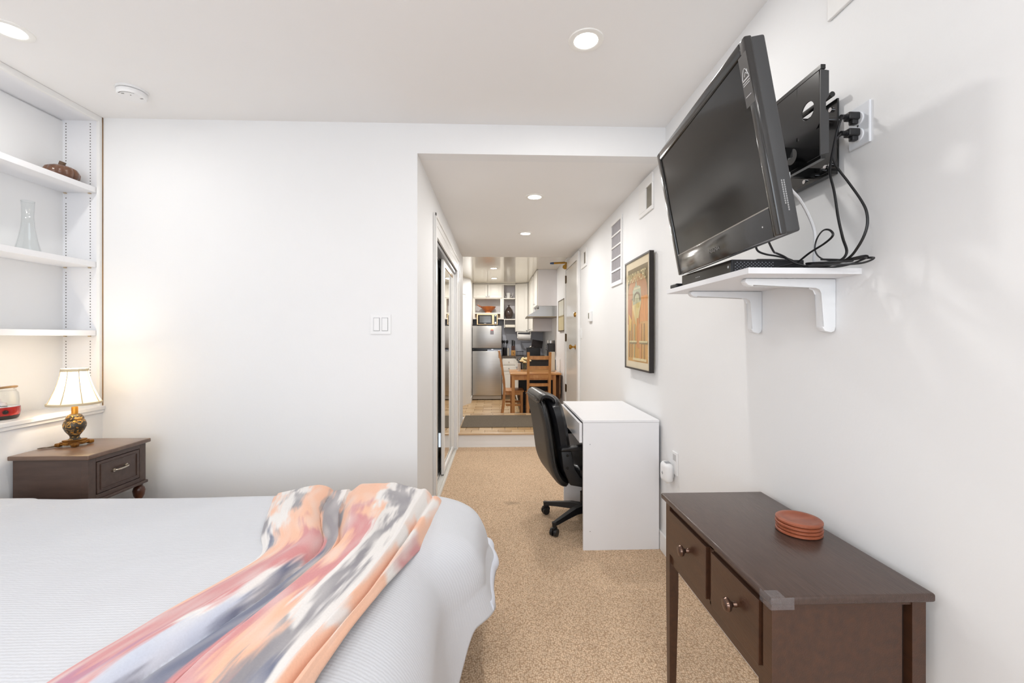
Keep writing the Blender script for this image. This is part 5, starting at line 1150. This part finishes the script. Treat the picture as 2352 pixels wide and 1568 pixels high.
# table top things
fl = thing('flower_vase', 'clear glass vase of cream roses on the pine table', 'flowers', (.445, 7.05, .74))
MB().lathe(.445, 7.05, [(.030, .7405), (.036, .76), (.038, .87), (.035, .87), (.033, .765), (.002, .750)], 24, cap=True).build('glass_vase', glass, fl, smooth=True)
rose = M('cream_rose', (250, 240, 206), .7, rgb2=(240, 222, 172), vs=30)
for k, (x, y, z, r) in enumerate(((.405, 7.02, .905, .042), (.425, 7.06, .94, .034), (.475, 7.03, .935, .04), (.505, 7.06, .91, .040), (.45, 6.99, .885, .032), (.53, 7.03, .905, .028))):
    m = MB()
    for q in range(3):
        for i in range(5+q):
            a = 2*PI*i/(5+q)+q*.5; rad = r*(.25+.3*q); c_ = Vector((x+rad*math.cos(a)*.8, y+rad*math.sin(a)*.8, z+r*(.25-.16*q)))
            m.lathe(0, 0, [(r*.10, -r*.35), (r*.42, -r*.1), (r*.46, r*.2), (r*.25, r*.42)], 8, mat=Matrix.Translation(c_) @ Matrix.Rotation(a, 4, 'Z') @ Matrix.Rotation(.35+.25*q, 4, 'Y'), sx=.45)
    m.build('rose_bloom', rose, fl, smooth=True)
    MB().tube([(x, y, z-.01), (.445+(x-.445)*.3, 7.05, .82), (.445-(x-.445)*.3, 7.05, .76)], .0025, 5).build('stem', M('stem_green', (84, 92, 48), .6, var=.1), fl)
m = MB()
for (x, y, z, a) in ((.46, 6.99, .90, 0), (.49, 7.0, .88, 1), (.42, 7.0, .872, 2)): m.box(-.022, -.012, -.001, .022, .012, .001, mat=Matrix.Translation((x, y, z)) @ Matrix.Rotation(a, 4, 'Z') @ Matrix.Rotation(.6, 4, 'X'))
m.build('leaf', M('stem_green', (84, 92, 48)), fl)
for k, (x, lb) in enumerate(((.342, 'left of the two slim white shakers beside the flower vase'), (.368, 'right of the two slim white shakers beside the flower vase'))):
    tag(MB().lathe(x, 6.98, [(.010, .7405), (.0105, .75), (.009, .85), (.011, .865), (.006, .872)], 16).build('pepper_mill', M('shaker_white', (226, 220, 210), .35, var=.03), smooth=True), lb, 'shaker')
tag(B(.845, 6.88, .7405, .925, 6.93, 1.055, .004).build('paper_box', M('cream_carton', (224, 214, 194), .7, var=.04)), 'tall pale upright carton at the right end of the table', 'box')
cn = thing('candle', 'thin white candle on a small saucer at the right table edge', 'candle', (.955, 6.80, .74))
MB().lathe(.952, 6.80, [(.022, .7405), (.028, .746), (.026, .748), (.012, .744)], 24).build('saucer', M('porcelain', (244, 243, 240)), cn, smooth=True)
MB().lathe(.952, 6.80, [(.007, .744), (.007, .835), (.003, .84)], 14).build('wax', M('candle_wax', (240, 238, 226), .4, var=.02), cn, smooth=True)
tag(B(.42, 7.02, 0, .62, 7.18, .16, .01).build('storage_bin', M('black_cloth', (30, 28, 30), .8, var=.1)), 'black bin standing on the kitchen floor under the table', 'bin')
